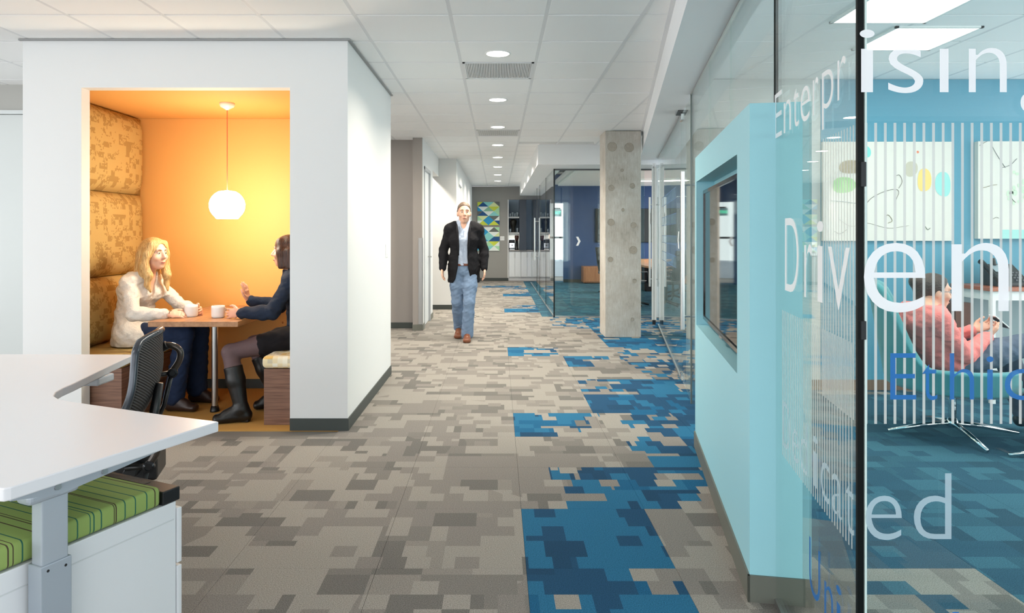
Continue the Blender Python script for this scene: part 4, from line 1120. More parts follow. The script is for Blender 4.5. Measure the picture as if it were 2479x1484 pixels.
for k in range(26):
    r = random.Random(k); blob(cv, r.uniform(2432, 2530), r.uniform(408, 494), r.uniform(2, 7), r.uniform(3, 8), (206, 226, 200), PY2, k)
me = bpy.data.meshes.new('painted_band'); p0, p1 = at(2425, 578, PY2-.001), at(2680, 556, PY2-.001)
me.from_pydata([(p0.x, p0.y, p0.z), (p1.x, p0.y, p0.z), (p1.x, p0.y, p1.z), (p0.x, p0.y, p1.z)], [], [(0, 1, 2, 3)]); me.materials.append(mat('aqua_band', (168, 220, 214), .7)); link('painted_band', me, cv)

# ------------------------------------------------------------------ end wall art, switch, coffee niche
TRI = {'n': (14, 78, 136), 'b': (30, 150, 200), 'a': (140, 212, 208), 'g': (172, 220, 176), 'y': (206, 216, 70), 'w': (236, 240, 234), 'k': (100, 104, 100), 'l': (224, 232, 170), 'm': (140, 190, 160)}
def tri_art(label, u0, v0, u1, v1, rows):
    Y = 20.165; a, b = at(u0, v1, Y), at(u1, v0, Y)
    g = thing('triangle_painting', label, 'painting', ((a.x+b.x)/2, Y, a.z), 'triangle canvases on the end wall')
    cv = obj('canvas', bx(a.x, b.x, Y, 20.199, a.z, b.z), mat('canvas_white', (236, 234, 226), .7), g)
    W, Hh = b.x-a.x, b.z-a.z; n = len(rows); hh = Hh/n; y = Y - .001
    cols = 4; hw = W/cols
    for r, row in enumerate(rows):
        zt = b.z - hh*r; zb = zt - hh
        for i, ch in enumerate(row):
            # triangles alternate up / down along a strip of half-width steps
            x0 = a.x + hw*(i-1); dn = (i + r) % 2 == 0
            P = [(x0, zt), (x0+2*hw, zt), (x0+hw, zb)] if dn else [(x0, zb), (x0+2*hw, zb), (x0+hw, zt)]
            # clip to the canvas
            poly = []
            def clipx(pl, lim, keep):
                out = []
                for q in range(len(pl)):
                    p, s = pl[q-1], pl[q]
                    ip, is_ = keep(p[0]), keep(s[0])
                    if ip != is_:
                        t = (lim - p[0])/(s[0]-p[0]); out.append((lim, p[1] + t*(s[1]-p[1])))
                    if is_: out.append(s)
                return out
            P = clipx(P, a.x, lambda x: x >= a.x - 1e-9); 
            if P: P = clipx(P, b.x, lambda x: x <= b.x + 1e-9)
            if len(P) < 3: continue
            me = bpy.data.meshes.new('painted_triangle'); me.from_pydata([(x, y, z) for x, z in P], [], [tuple(range(len(P)))])
            me.materials.append(mat('tri_' + ch, TRI[ch], .6)); link('painted_triangle', me, cv)
tri_art('upper of two square canvases of coloured triangles on the end wall', 1156, 489, 1209, 545, ['ynalk', 'bwmyg', 'knwag', 'glbkw', 'wybyn'])
tri_art('lower of two square canvases of coloured triangles on the end wall', 1156, 550, 1209, 607, ['abwkg', 'gbawl', 'ybann', 'lwgyw', 'bgawg'])
sw = thing('light_switch', 'white switch plate on the grey end wall beside the paintings', 'light switch', (.13, 20.19, 1.2))
p = at(1216, 577, 20.19)
obj('plate', bx(p.x-.06, p.x+.06, 20.19, 20.2, p.z-.06, p.z+.06), TRIMW, sw)
for k in (-1, 1): obj('rocker', bx(p.x+.028*k-.018, p.x+.028*k+.018, 20.186, 20.19, p.z-.035, p.z+.035), mat('rocker_white', (228, 228, 226), .4), sw)
cab = mat('cabinet_white', (232, 236, 238), .4)
for i in range(3):
    x0 = .325 + .356*i
    g = thing('base_cabinet', ['white base cabinet at the left end of the coffee counter', 'white base cabinet in the middle of the coffee counter', 'white base cabinet at the right end of the coffee counter, behind glass'][i], 'cabinet', (x0+.22, 20.4, 0), 'coffee counter cabinets')
    obj('body', bx(x0, x0+.352, 20.22, 20.8, .09, .86), cab, g)
    for k in range(2):
        d_ = obj('cabinet_door', bx(x0+.006+.172*k, x0+.172+.174*k, 20.195, 20.22, .12, .85), cab, g, bevel=.003)
        obj('door_pull', bx(x0+.150+.04*k, x0+.158+.04*k, 20.18, 20.195, .68, .80), STEEL, d_)
    obj('plinth', bx(x0, x0+.352, 20.24, 20.78, 0, .09), mat('plinth_white', (210, 214, 216), .4), g)
ct = thing('coffee_countertop', 'grey stone countertop in the coffee niche', 'countertop', (1.0, 20.5, .86))
obj('slab', bx(.32, 1.395, 20.17, 20.81, .862, .90), mat('grey_stone', (150, 146, 144), .3, var=.15, scale=60), ct)
pl_ = thing('niche_post', 'dark blue-black upright panel beside the coffee niche shelves', 'panel', (.72, 20.4, .9))
obj('post_panel', bx(.63, .83, 20.12, 20.75, .902, 2.36), mat('dark_slate', (52, 62, 76), .3), pl_)
for z, nm in ((1.37, 'lower'), (1.83, 'upper')):
    g = thing('niche_shelf', nm + ' floating shelf in the coffee niche', 'shelf', (.5, 20.6, z), 'coffee niche shelves')
    obj('board', bx(.32, .628, 20.3, 20.81, z, z+.045), mat('shelf_white', (222, 226, 228), .4), g)
    for k in range(4):
        x = .37 + .07*k
        if nm == 'lower' and k in (1, 2): continue
        gg = thing('drinking_glass', ('first', 'second', 'third', 'rightmost')[k] + ' clear glass on the ' + nm + ' coffee niche shelf', 'glass', (x, 20.45, z+.045), 'glasses in the niche')
        obj('tumbler', lathe(B(), [(0, .004), (.022, 0), (.03, .10 + .03*(k % 2)), (.028, .10 + .03*(k % 2)), (.02, .008), (0, .008)], (x, 20.45, z+.046), 14), mat('tumbler_glass', (196, 214, 226), .08, spec=.8), gg, smooth=True)
vz = thing('dark_vase', 'dark vase with rounded top on the lower niche shelf', 'vase', (.435, 20.42, 1.415))
obj('vase_body', lathe(B(), [(0, 0), (.055, 0), (.045, .05), (.05, .12), (.085, .24), (.10, .32), (.08, .37), (.03, .39), (0, .39)], (.455, 20.42, 1.416), 20), mat('dark_olive', (38, 36, 30), .5, var=.3, scale=40), vz, smooth=True)
obj('vase_foot', lathe(B(), [(0, 0), (.062, 0), (.058, .015), (0, .015)], (.455, 20.42, 1.4155), 18), BLACK, vz)
cm = thing('coffee_machine', 'black and chrome espresso machine on the coffee counter', 'coffee machine', (.47, 20.45, .9))
obj('body', bx(.335, .50, 20.36, 20.74, .901, 1.20), BLACK, cm, bevel=.01)
obj('front_plate', bx(.345, .49, 20.345, 20.36, .96, 1.10), CHROME, cm)
obj('cup_rail', bx(.335, .50, 20.34, 20.74, 1.20, 1.225), CHROME, cm)
obj('group_head', tube(B(), [(.42, 20.34, 1.06), (.42, 20.28, 1.06)], .03, 12), CHROME, cm)
obj('handle', tube(B(), [(.42, 20.28, 1.05), (.42, 20.20, 1.03)], .014, 8), BLACK, cm)
obj('drip_tray', bx(.35, .49, 20.24, 20.36, .905, .935), STEEL, cm)
kt = thing('coffee_grinder', 'tall dark coffee grinder right of the espresso machine', 'grinder', (.615, 20.3, .9))
obj('hopper', lathe(B(), [(0, .26), (.04, .26), (.062, .36), (.062, .42), (0, .42)], (.556, 20.25, .905), 16), mat('smoked_hopper', (70, 40, 34), .2), kt, smooth=True)
obj('body', lathe(B(), [(0, 0), (.055, 0), (.055, .03), (.04, .05), (.042, .26), (0, .26)], (.556, 20.25, .904), 16), BLACK, kt, smooth=True)
l = bpy.data.lights.new('under_shelf_lamp', 'AREA'); l.shape = 'RECTANGLE'; l.size = .26; l.size_y = .05; l.energy = 3.0; l.color = (1, .78, .58)
lo = bpy.data.objects.new('under_shelf_lamp', l); COL.objects.link(lo); lo.location = (.47, 20.62, 1.365)

# ------------------------------------------------------------------ meeting room contents
cd = thing('meeting_credenza', 'low oak credenza against the navy meeting room wall', 'credenza', (2.9, 19.3, 0))
obj('body', bx(2.36, 4.2, 19.05, 19.55, .03, .47), OAKV, cd, bevel=.003)
for k in range(4): obj('cabinet_door', bx(2.40+.45*k, 2.83+.45*k, 19.03, 19.05, .06, .45), OAKV, cd, bevel=.002)
obj('plinth', bx(2.40, 4.16, 19.1, 19.5, 0, .03), BLACKM, cd)
ms = thing('wall_screen', 'dark flat screen on the navy meeting room wall behind the column', 'screen', (3.5, 19.55, 1.2))
obj('screen_body', bx(2.76, 4.42, 19.53, 19.598, 1.13, 2.08), BLACK, ms, bevel=.005)
obj('screen_glass', bx(2.79, 4.39, 19.527, 19.531, 1.16, 2.05), mat('screen_glass', (10, 11, 13), .03), ms)
cl = thing('ceiling_cloud', 'white suspended ceiling cloud in the navy meeting room', 'ceiling panel', (3.6, 15.4, 2.62))
obj('cloud_panel', bx(1.62, 5.6, 12.2, 18.6, 2.66, 2.82), mat('cloud_white', (236, 234, 232), .7), cl)
obj('cloud_lip', bx(1.55, 1.62, 12.2, 18.67, 2.70, 2.82), mat('cloud_white', (236, 234, 232), .7), cl)
for k in range(4): obj('hanger', tube(B(), [(1.8 + 3.4*(k % 2), 12.6 + 5.4*(k//2), 2.82), (1.8 + 3.4*(k % 2), 12.6 + 5.4*(k//2), 3.05)], .006, 6), STEEL, cl)
pp = thing('sprinkler_pipe', 'white sprinkler pipe under the dark meeting room deck', 'pipe', (1.38, 15, 2.9))
obj('main_pipe', tube(B(), [(1.38, 11.6, 2.92), (1.38, 17.4, 2.92)], .035, 12), TRIMW, pp, smooth=True)
obj('branch_pipe', tube(B(), [(1.38, 17.4, 2.92), (2.3, 17.4, 2.92)], .03, 12), TRIMW, pp, smooth=True)
obj('tee_fitting', tube(B(), [(1.38, 17.3, 2.92), (1.38, 17.5, 2.92)], .05, 12), mat('salmon_fitting', (222, 170, 150), .4), pp)
l = bpy.data.lights.new('cloud_light', 'AREA'); l.shape = 'RECTANGLE'; l.size = 3.0; l.size_y = .12; l.energy = 60; l.color = (1, .95, .88)
cll = thing('linear_pendant_light', 'glowing linear light slot under the meeting room ceiling cloud', 'ceiling light', (3.9, 16.2, 2.6))
obj('housing', bx(2.4, 5.4, 16.12, 16.28, 2.61, 2.66), TRIMW, cll); obj('diffuser', bx(2.42, 5.38, 16.14, 16.26, 2.604, 2.61), emis('linear_lens', (1, .93, .82), 9.0), cll)
lo = bpy.data.objects.new('cloud_light', l); COL.objects.link(lo); lo.location = (3.9, 16.2, 2.595)
mt = thing('meeting_table', 'long oak topped table in the meeting room behind the column', 'table', (3.6, 15, 0))
obj('table_top', bx(2.95, 4.4, 13.0, 17.6, .70, .74), OAK, mt, bevel=.003)
for y in (13.8, 16.8): obj('pedestal', bx(3.55, 3.8, y-.3, y+.3, 0, .70), BLACKM, mt)
def mchair(x, y, rot, label):
    g = thing('meeting_chair', label, 'office chair', (x, y, 0), 'meeting room chairs')
    M = Matrix.Translation((x, y, 0)) @ Matrix.Rotation(rot, 4, 'Z')
    bm = B(); box(bm, -.24, .24, -.24, .24, .43, .49); obj('seat', bm, BLACK, g, bevel=.02, seg=3, M=M)
    V = []; bm = B()
    for zz, yy, hw in ((.50, -.22, .20), (.72, -.26, .23), (.92, -.28, .22), (1.06, -.30, .17)):
        V.append([bm.verts.new((-hw, yy+.04, zz)), bm.verts.new((0, yy, zz)), bm.verts.new((hw, yy+.04, zz)), bm.verts.new((hw, yy+.0, zz)), bm.verts.new((0, yy-.04, zz)), bm.verts.new((-hw, yy, zz))])
    for r0, r1 in zip(V[:-1], V[1:]):
        for k in range(6): bm.faces.new((r0[k], r0[(k+1) % 6], r1[(k+1) % 6], r1[k]))
    bm.faces.new(V[0]); bm.faces.new(V[-1][::-1])
    obj('backrest', bm, mat('dark_mesh', (30, 31, 34), .7), g, smooth=True, M=M)
    for s in (-1, 1): obj('armrest', tube(B(), [(s*.22, -.22, .52), (s*.28, -.18, .66), (s*.28, .12, .66), (s*.26, .14, .46)], .016, 8), BLACK, g, smooth=True, M=M)
    obj('gas_lift', tube(B(), [(0, 0, .09), (0, 0, .43)], .026, 10), BLACK, g, M=M)
    for k in range(5):
        q = 2*math.pi*k/5; obj('base_leg', tube(B(), [(0, 0, .10), (.28*math.cos(q), .28*math.sin(q), .03)], [.025, .018], 8), BLACK, g, M=M)
mchair(2.60, 13.2, -H2 + .3, 'dark meeting chair just right of the concrete column')
mchair(2.62, 14.6, -H2, 'dark meeting chair second along the near side of the meeting table')
mchair(2.62, 16.2, -H2, 'dark meeting chair nearest the oak credenza')
# bright hall beyond the meeting room doorway, with exit sign and a desk
ex = thing('exit_sign', 'green lit EXIT sign in the bright hall beyond the meeting room', 'exit sign', (1.78, 20.9, 2.1))
obj('ceiling_mount', bx(1.70, 1.90, 20.975, 20.999, 2.12, 2.16), BLACK, ex)
obj('drop_rod', bx(1.79, 1.80, 20.98, 20.99, 2.16, 3.05), STEEL, ex)
sg = obj('sign_panel', bx(1.66, 1.93, 20.985, 20.995, 1.90, 2.12), film_mat('pale_green_acrylic', (206, 240, 222), .9), ex)
def flat_text(s, size, m, parent, M, name='lettering'):
    me = text_mesh(s, size, 0.0); co = np.empty(len(me.vertices)*3, np.float32); me.vertices.foreach_get('co', co); co = co.reshape(-1, 3)
    c = (co.min(0) + co.max(0))/2
    V = [tuple(M @ Vector((float(p[0]-c[0]), float(p[1]-c[1]), 0))) for p in co]
    m2 = bpy.data.meshes.new(name); m2.from_pydata(V, [], [tuple(p.vertices) for p in me.polygons]); m2.materials.append(m); bpy.data.meshes.remove(me)
    return link(name, m2, parent)
EXG = emis('exit_green', (.08, 1.0, .55), 2.2)
flat_text('EXIT', .12, EXG, sg, Matrix.Translation((1.795, 20.983, 2.01)) @ Matrix.Rotation(H2, 4, 'X'))
hw_ = thing('hall_window', 'bright window with dark mid rail beyond the meeting room doorway', 'window', (1.75, 22.2, 0))
obj('upper_pane', bx(1.2, 2.6, 22.26, 22.29, 1.28, 2.6), emis('hall_daylight', (.92, .97, 1.0), 1.6), hw_)
obj('mid_rail', bx(1.2, 2.6, 22.24, 22.29, 1.22, 1.28), BLACKM, hw_)
obj('lower_pane', bx(1.2, 2.6, 22.26, 22.29, .55, 1.22), MATS['hall_daylight'], hw_)
# ------------------------------------------------------------------ people: smooth implicit surfaces meshed with surface nets
V3 = lambda *a: np.array(a, np.float32)
def nv(v): v = np.asarray(v, np.float32); return v/np.linalg.norm(v)
def seg(a, b, ra, rb, k=.02, sub=False): return ('s', V3(*a), V3(*b), ra, rb, k, sub)
def ell(c, r, ax=None, k=.02, sub=False): return ('e', V3(*c), V3(*r), np.eye(3, dtype=np.float32) if ax is None else np.array(ax, np.float32), k, sub)
def eseg(a, b, side, r0, r1, k=.025, sub=False): return ('t', V3(*a), V3(*b), nv(side), r0, r1, k, sub)
def prim_bb(p):
    if p[0] == 's': m = max(p[3], p[4]); return np.minimum(p[1], p[2]) - m, np.maximum(p[1], p[2]) + m
    if p[0] == 'e': m = float(max(p[2])); return p[1] - m, p[1] + m
    m = max(*p[4], *p[5]); return np.minimum(p[1], p[2]) - m, np.maximum(p[1], p[2]) + m
def prim_d(p, X):
    if p[0] == 's':
        a, b = p[1], p[2]; ab = b-a; L = float(ab@ab) + 1e-9
        t = np.clip(((X-a)@ab)/L, 0, 1)
        return np.linalg.norm(X - a - t[..., None]*ab, axis=-1) - (p[3] + (p[4]-p[3])*t)
    if p[0] == 'e':
        q = (X - p[1])@p[3].T
        k0 = np.linalg.norm(q/p[2], axis=-1); k1 = np.linalg.norm(q/(p[2]**2), axis=-1) + 1e-6
        return k0*(k0-1)/k1
    a, b, s = p[1], p[2], p[3]; ab = b-a; Ln = np.linalg.norm(ab) + 1e-9; ax = ab/Ln
    s = s - ax*(s@ax); s = s/np.linalg.norm(s); n = np.cross(ax, s)
    q = X - a; h_ = q@ax; t = np.clip(h_/Ln, 0, 1)
    rs = p[4][0] + (p[5][0]-p[4][0])*t; rn = p[4][1] + (p[5][1]-p[4][1])*t
    m = np.minimum(rs, rn)
    e = h_ - t*Ln
    k0 = np.sqrt(((q@s)/rs)**2 + ((q@n)/rn)**2 + (e/(m*.8))**2)
    return (k0-1)*m
def implicit(prims, h=.006, cuts=(), pad=.02, fold=0.0):
    bbs = [prim_bb(p) for p in prims if not p[-1]]
    lo = np.min([b[0] for b in bbs], 0) - pad; hi = np.max([b[1] for b in bbs], 0) + pad
    n = np.ceil((hi-lo)/h).astype(int) + 1
    F = np.full(n, .08, np.float32)
    ax = [lo[i] + h*np.arange(n[i], dtype=np.float32) for i in range(3)]
    for p in prims:
        b0, b1 = prim_bb(p); k = p[-2]; mg = k + .02
        i0 = np.clip(np.floor((b0-mg-lo)/h).astype(int), 0, n-1); i1 = np.clip(np.ceil((b1+mg-lo)/h).astype(int) + 1, 1, n)
        if np.any(i1 <= i0): continue
        X = np.stack(np.meshgrid(ax[0][i0[0]:i1[0]], ax[1][i0[1]:i1[1]], ax[2][i0[2]:i1[2]], indexing='ij'), -1)
        d = prim_d(p, X).astype(np.float32); sl = tuple(slice(i0[i], i1[i]) for i in range(3)); a = F[sl]
        if p[-1]:
            d = -d; hh = np.clip(.5 - .5*(a-d)/k, 0, 1); F[sl] = a + (d-a)*hh + k*hh*(1-hh)
        else:
            hh = np.clip(.5 + .5*(a-d)/k, 0, 1); F[sl] = a + (d-a)*hh - k*hh*(1-hh)
    if cuts or fold: X = np.stack(np.meshgrid(*ax, indexing='ij'), -1)
    if fold:
        x, y, z = X[..., 0], X[..., 1], X[..., 2]
        w1 = np.sin(52*x + 38*z + 2.4*np.sin(27*y + 15*z)); w2 = np.sin(96*z - 58*y + 2.0*np.sin(45*x + 20*y)); w3 = np.sin(30*y + 74*x - 88*z + 1.8*np.sin(60*z))
        w1 = np.sign(w1)*np.abs(w1)**1.4; w2 = np.sign(w2)*np.abs(w2)**1.6
        F = F + fold*(w1*.45 + w2*.35 + w3*.35)
    if cuts:
        for c in cuts: F = np.maximum(F, c(X).astype(np.float32))
    # keep the border outside
    for i in range(3):
        s = [slice(None)]*3; s[i] = 0; F[tuple(s)] = np.maximum(F[tuple(s)], 1e-3); s[i] = -1; F[tuple(s)] = np.maximum(F[tuple(s)], 1e-3)
    ins = F < 0
    cnt = sum(ins[a:n[0]-1+a, b:n[1]-1+b, c:n[2]-1+c].astype(np.int8) for a in (0, 1) for b in (0, 1) for c in (0, 1))
    mask = (cnt > 0) & (cnt < 8); I = np.argwhere(mask)
    acc = np.zeros((len(I), 3), np.float32); num = np.zeros(len(I), np.float32)
    cor = [(a, b, c) for a in (0, 1) for b in (0, 1) for c in (0, 1)]
    for A_ in cor:
        for d in range(3):
            if A_[d]: continue
            B_ = list(A_); B_[d] = 1
            fa = F[I[:, 0]+A_[0], I[:, 1]+A_[1], I[:, 2]+A_[2]]; fb = F[I[:, 0]+B_[0], I[:, 1]+B_[1], I[:, 2]+B_[2]]
            m = (fa < 0) != (fb < 0); t = np.where(m, fa/np.where(m, fa-fb, 1), 0)
            pt = np.array(A_, np.float32)[None] + 0; pt = np.repeat(pt, len(I), 0); pt[:, d] += t
            acc += pt*m[:, None]; num += m
    Vt = lo + h*(I + acc/num[:, None])
    vid = np.full(mask.shape, -1, np.int32); vid[mask] = np.arange(len(I))
    Q = []
    for d in range(3):
        e = (d+1) % 3; f_ = (d+2) % 3
        s0 = [slice(None)]*3; s1 = [slice(None)]*3; s0[d] = slice(0, -1); s1[d] = slice(1, None)
        ch = ins[tuple(s0)] != ins[tuple(s1)]; J = np.argwhere(ch)
        J = J[(J[:, e] > 0) & (J[:, f_] > 0) & (J[:, e] < n[e]-1) & (J[:, f_] < n[f_]-1)]
        def cell(de, df):
            K = J.copy(); K[:, e] -= de; K[:, f_] -= df; return vid[K[:, 0], K[:, 1], K[:, 2]]
        q = np.stack([cell(1, 1), cell(0, 1), cell(0, 0), cell(1, 0)], 1)
        fl_ = ~ins[J[:, 0], J[:, 1], J[:, 2]]; q[fl_] = q[fl_][:, ::-1]; Q.append(q)
    return Vt, np.concatenate(Q)
def skin(name, prims, m, parent, h=.006, cuts=(), relax=1, fold=0.0):
    Vt, Q = implicit(prims, h, cuts, fold=fold)
    for _ in range(relax):
        s = np.zeros_like(Vt); c = np.zeros(len(Vt), np.float32)
        for a, b in ((0, 1), (1, 2), (2, 3), (3, 0)):
            np.add.at(s, Q[:, a], Vt[Q[:, b]]); np.add.at(s, Q[:, b], Vt[Q[:, a]])
            np.add.at(c, Q[:, a], 1); np.add.at(c, Q[:, b], 1)
        Vt = Vt*.5 + .5*s/np.maximum(c, 1)[:, None]
    me = bpy.data.meshes.new(name)
    me.vertices.add(len(Vt)); me.vertices.foreach_set('co', Vt.astype(np.float32).ravel())
    nl_ = len(Q)*4; me.loops.add(nl_); me.loops.foreach_set('vertex_index', Q.astype(np.int32).ravel())
    me.polygons.add(len(Q)); me.polygons.foreach_set('loop_start', np.arange(0, nl_, 4, dtype=np.int32))
    me.polygons.foreach_set('use_smooth', np.ones(len(Q), bool))
    me.update(calc_edges=True); me.validate()
    me.materials.append(m)
    return link(name, me, parent)
def FOLDED(a, *args): return skin(*args, fold=a)
def skin_mat(name, c):
    t = NT(name); n = t.noise(t.pos(), 40, 3)
    col = lin(c); t.l(t.mix(n, tuple(x*.93 for x in col), tuple(min(1, x*1.06) for x in col)), t.p.inputs['Base Color'])
    t.p.inputs['Roughness'].default_value = .45; t.p.inputs['Subsurface Weight'].default_value = .12
    t.p.inputs['Subsurface Radius'].default_value = (.012, .005, .003)
    return t.m
def cloth(name, c, var=.15, scale=26, bump=.35, rough=.85, fine=260, fw=.06):
    t = NT(name); P = t.pos(); n = t.noise(P, scale, 3, .55); n2 = t.noise(P, fine, 2)
    col = lin(c); t.l(t.mix(n, tuple(x*(1-var) for x in col), tuple(min(1, x*(1+var)) for x in col)), t.p.inputs['Base Color'])
    t.p.inputs['Roughness'].default_value = rough; t.p.inputs['Specular IOR Level'].default_value = .25
    t.bump(t.math('ADD', n, t.math('MULTIPLY', n2, fw)), bump, .02); return t.m
def hair_mat(name, c1, c2, axis=(90, 90, 7)):
    t = NT(name); n = t.noise(t.vmath('MULTIPLY', t.pos(), axis), 1.6, 5, .6)
    t.l(t.ramp(n, [(.32, lin(c1)), (.68, lin(c2))]), t.p.inputs['Base Color'])
    t.p.inputs['Roughness'].default_value = .42; t.bump(n, .6, .01); return t.m
SKIN1 = skin_mat('fair_skin', (232, 184, 158)); SKIN2 = skin_mat('warm_skin', (226, 172, 146))
EYEW = mat('eye_white', (230, 226, 220), .2); EYED = mat('eye_dark', (46, 40, 38), .1); LIP = mat('lip', (186, 104, 94), .4); BROW = mat('brow_brown', (112, 84, 60), .7)
def frame(f, up=(0, 0, 1)):
    f = nv(f); r = nv(np.cross(f, up)); u = np.cross(r, f); return f, r, u          # facing, person's right, up
def head_prims(c, f, up=(0, 0, 1), s=1.0):
    f, r, u = frame(f, up); c = V3(*c); AX = np.stack([r, f, u])
    P = lambda a, b, d: c + (r*a + f*b + u*d)*s
    return [ell(P(0, -.012, .028), (.076*s, .098*s, .098*s), AX, .03), ell(P(0, .024, -.040), (.060*s, .070*s, .080*s), AX, .03),
            ell(P(0, .058, -.098), (.028*s, .026*s, .022*s), AX, .025), seg(P(0, .088, .020), P(0, .112, -.022), .008*s, .0135*s, .012),
            ell(P(.011, .098, -.028), (.009*s, .011*s, .008*s), AX, .008), ell(P(-.011, .098, -.028), (.009*s, .011*s, .008*s), AX, .008),
            ell(P(0, .088, -.060), (.024*s, .012*s, .0075*s), AX, .010), ell(P(0, .085, -.073), (.021*s, .012*s, .0075*s), AX, .010),
            eseg(P(-.045, .074, .036), P(.045, .074, .036), u, (.011*s, .012*s), (.011*s, .012*s), .015),
            ell(P(.078, -.012, -.012), (.011*s, .020*s, .032*s), AX, .008), ell(P(-.078, -.012, -.012), (.011*s, .020*s, .032*s), AX, .008),
            ell(P(.045, .066, -.026), (.024*s, .020*s, .022*s), AX, .02), ell(P(-.045, .066, -.026), (.024*s, .020*s, .022*s), AX, .02),
            ell(P(.032, .098, .014), (.017*s, .017*s, .012*s), AX, .010, True), ell(P(-.032, .098, .014), (.017*s, .017*s, .012*s), AX, .010, True)]
def face_bits(c, f, parent, up=(0, 0, 1), s=1.0, brow=None, lip=None, sk=None):
    f, r, u = frame(f, up); c = V3(*c); P = lambda a, b, d: Vector(tuple(c + (r*a + f*b + u*d)*s))
    M3 = Matrix((r, f, u)).transposed().to_4x4()
    for sg_ in (-1, 1):
        bm = B(); bmesh.ops.create_uvsphere(bm, u_segments=14, v_segments=10, radius=.0112*s)
        for fc in bm.faces:
            fc.material_index = 1 if fc.calc_center_median().y > .0090*s else 0
        obj('eye', bm, [EYEW, EYED], parent, smooth=True, M=Matrix.Translation(P(sg_*.032, .0765, .012)) @ M3)
        bm = B(); bmesh.ops.create_uvsphere(bm, u_segments=14, v_segments=10, radius=.0122*s)
        bmesh.ops.delete(bm, geom=[v for v in bm.verts if v.co.z < .0030*s or v.co.y < -.004*s], context='VERTS')
        obj('eyelid', bm, sk or SKIN1, parent, smooth=True, M=Matrix.Translation(P(sg_*.032, .0765, .012)) @ M3)
        obj('eyebrow', tube(B(), [P(sg_*.016, .090, .034), P(sg_*.032, .090, .040), P(sg_*.050, .078, .035)], [.0035*s, .004*s, .002*s], 6), brow or BROW, parent, smooth=True)
    obj('lips', tube(B(), [P(-.022, .092, -.066), P(-.01, .0985, -.064), P(0, .0985, -.0655), P(.01, .0985, -.064), P(.022, .092, -.066)], [.002*s, .0055*s, .006*s, .0055*s, .002*s], 8), lip or LIP, parent, smooth=True)
def hand_prims(w_, d, pn, th, curl=.35, s=1.0, spread=.0, thumb=.5):
    """wrist, pointing direction, palm normal (the side the palm faces), thumb-side vector"""
    d = nv(d); pn = np.asarray(pn, np.float32); pn = nv(pn - d*(pn@d)); th = np.asarray(th, np.float32); th = nv(th - d*(th@d) - pn*(th@pn)); w_ = V3(*w_)
    out = [eseg(w_ - d*.01, w_ + d*.035*s, th, (.026*s, .018*s), (.036*s, .015*s), .012), eseg(w_ + d*.035*s, w_ + d*.085*s, th, (.036*s, .015*s), (.040*s, .012*s), .012)]
    L = [.066, .074, .070, .055]
    for i in range(4):
        off = (.029 - .0195*i)*s
        b = w_ + d*(.086 - .004*abs(i-1.2))*s + th*off
        dr = nv(d + th*spread*(1.3-i)); a = 0; p = b; rr = .0092*s
        for j, fr in enumerate((.44, .32, .26)):
            a += curl*(.8 + .25*j); dd = nv(dr*math.cos(a) + pn*math.sin(a)); q = p + dd*L[i]*s*fr*1.08
            out.append(seg(p, q, rr, rr*.92, .005)); p = q; rr *= .92
    b = w_ + d*.022*s + th*.028*s; d1 = nv(d*.72 + th*.62 + pn*.30*thumb); q = b + d1*.042*s; d2 = nv(d*.93 + th*.25 + pn*.5*thumb)
    q2 = q + d2*.030*s; q3 = q2 + nv(d + pn*.6*thumb)*.026*s
    out += [seg(b, q, .0145*s, .0115*s, .010), seg(q, q2, .0112*s, .010*s, .005), seg(q2, q3, .010*s, .0085*s, .005)]
    return out
def torso_prims(J, inf=0.0, w=1.0, d=1.0, parts='pwcs'):
    pe, wa, ch, nk = (V3(*J[k]) for k in ('pelvis', 'waist', 'chest', 'neck')); sl, sr = V3(*J['shL']), V3(*J['shR']); side = nv(sl-sr)
    hl, hr = V3(*J['hipL']), V3(*J['hipR']); out = []
    if 'p' in parts: out += [eseg(pe, wa, side, (.172*w+inf, .120*d+inf), (.142*w+inf, .104*d+inf), .04)]
    if 'w' in parts: out += [eseg(wa, ch, side, (.142*w+inf, .104*d+inf), (.170*w+inf, .118*d+inf), .04)]
    if 'c' in parts: out += [eseg(ch, ch + (nk-ch)*.62, side, (.170*w+inf, .118*d+inf), (.150*w+inf, .085*d+inf), .04)]
    if 's' in parts: out += [seg(sl, nk, .060*w+inf, .056*w+inf, .045), seg(sr, nk, .060*w+inf, .056*w+inf, .045), seg(ch + (nk-ch)*.5, nk, .085*w+inf, .055*w+inf, .04)]
    return out
def arm_prims(J, s, inf=0.0, sc=1.0, to=1.0, frm=0.0):
    sh, el, wr = V3(*J['sh'+s]), V3(*J['el'+s]), V3(*J['wr'+s])
    out = []
    if frm < .5: out.append(seg(sh, el, .052*sc+inf, .041*sc+inf, .025))
    e = el + (wr-el)*to; out += [seg(el, el + (e-el)*.3, .041*sc+inf, .042*sc+inf, .02), seg(el + (e-el)*.3, e, .042*sc+inf, (.042 - .015*to)*sc+inf, .02)]
    return out
def leg_prims(J, s, inf=0.0, sc=1.0, to=1.0, frm=0.0, end=None):
    hp, kn, an = V3(*J['hip'+s]), V3(*J['kn'+s]), V3(*J['an'+s]); out = []
    if frm <= 0: out += [seg(hp, hp + (kn-hp)*.5, .092*sc+inf, .078*sc+inf, .035), seg(hp + (kn-hp)*.5, kn, .078*sc+inf, .056*sc+inf, .03)]
    e = kn + (an-kn)*to; ca = kn + (an-kn)*.32
    out += [seg(kn, ca, .056*sc+inf, .058*sc+inf, .02), seg(ca, e, .058*sc+inf, (end if end else (.058 + (.038-.058)*to)*sc)+inf, .02)]
    return out
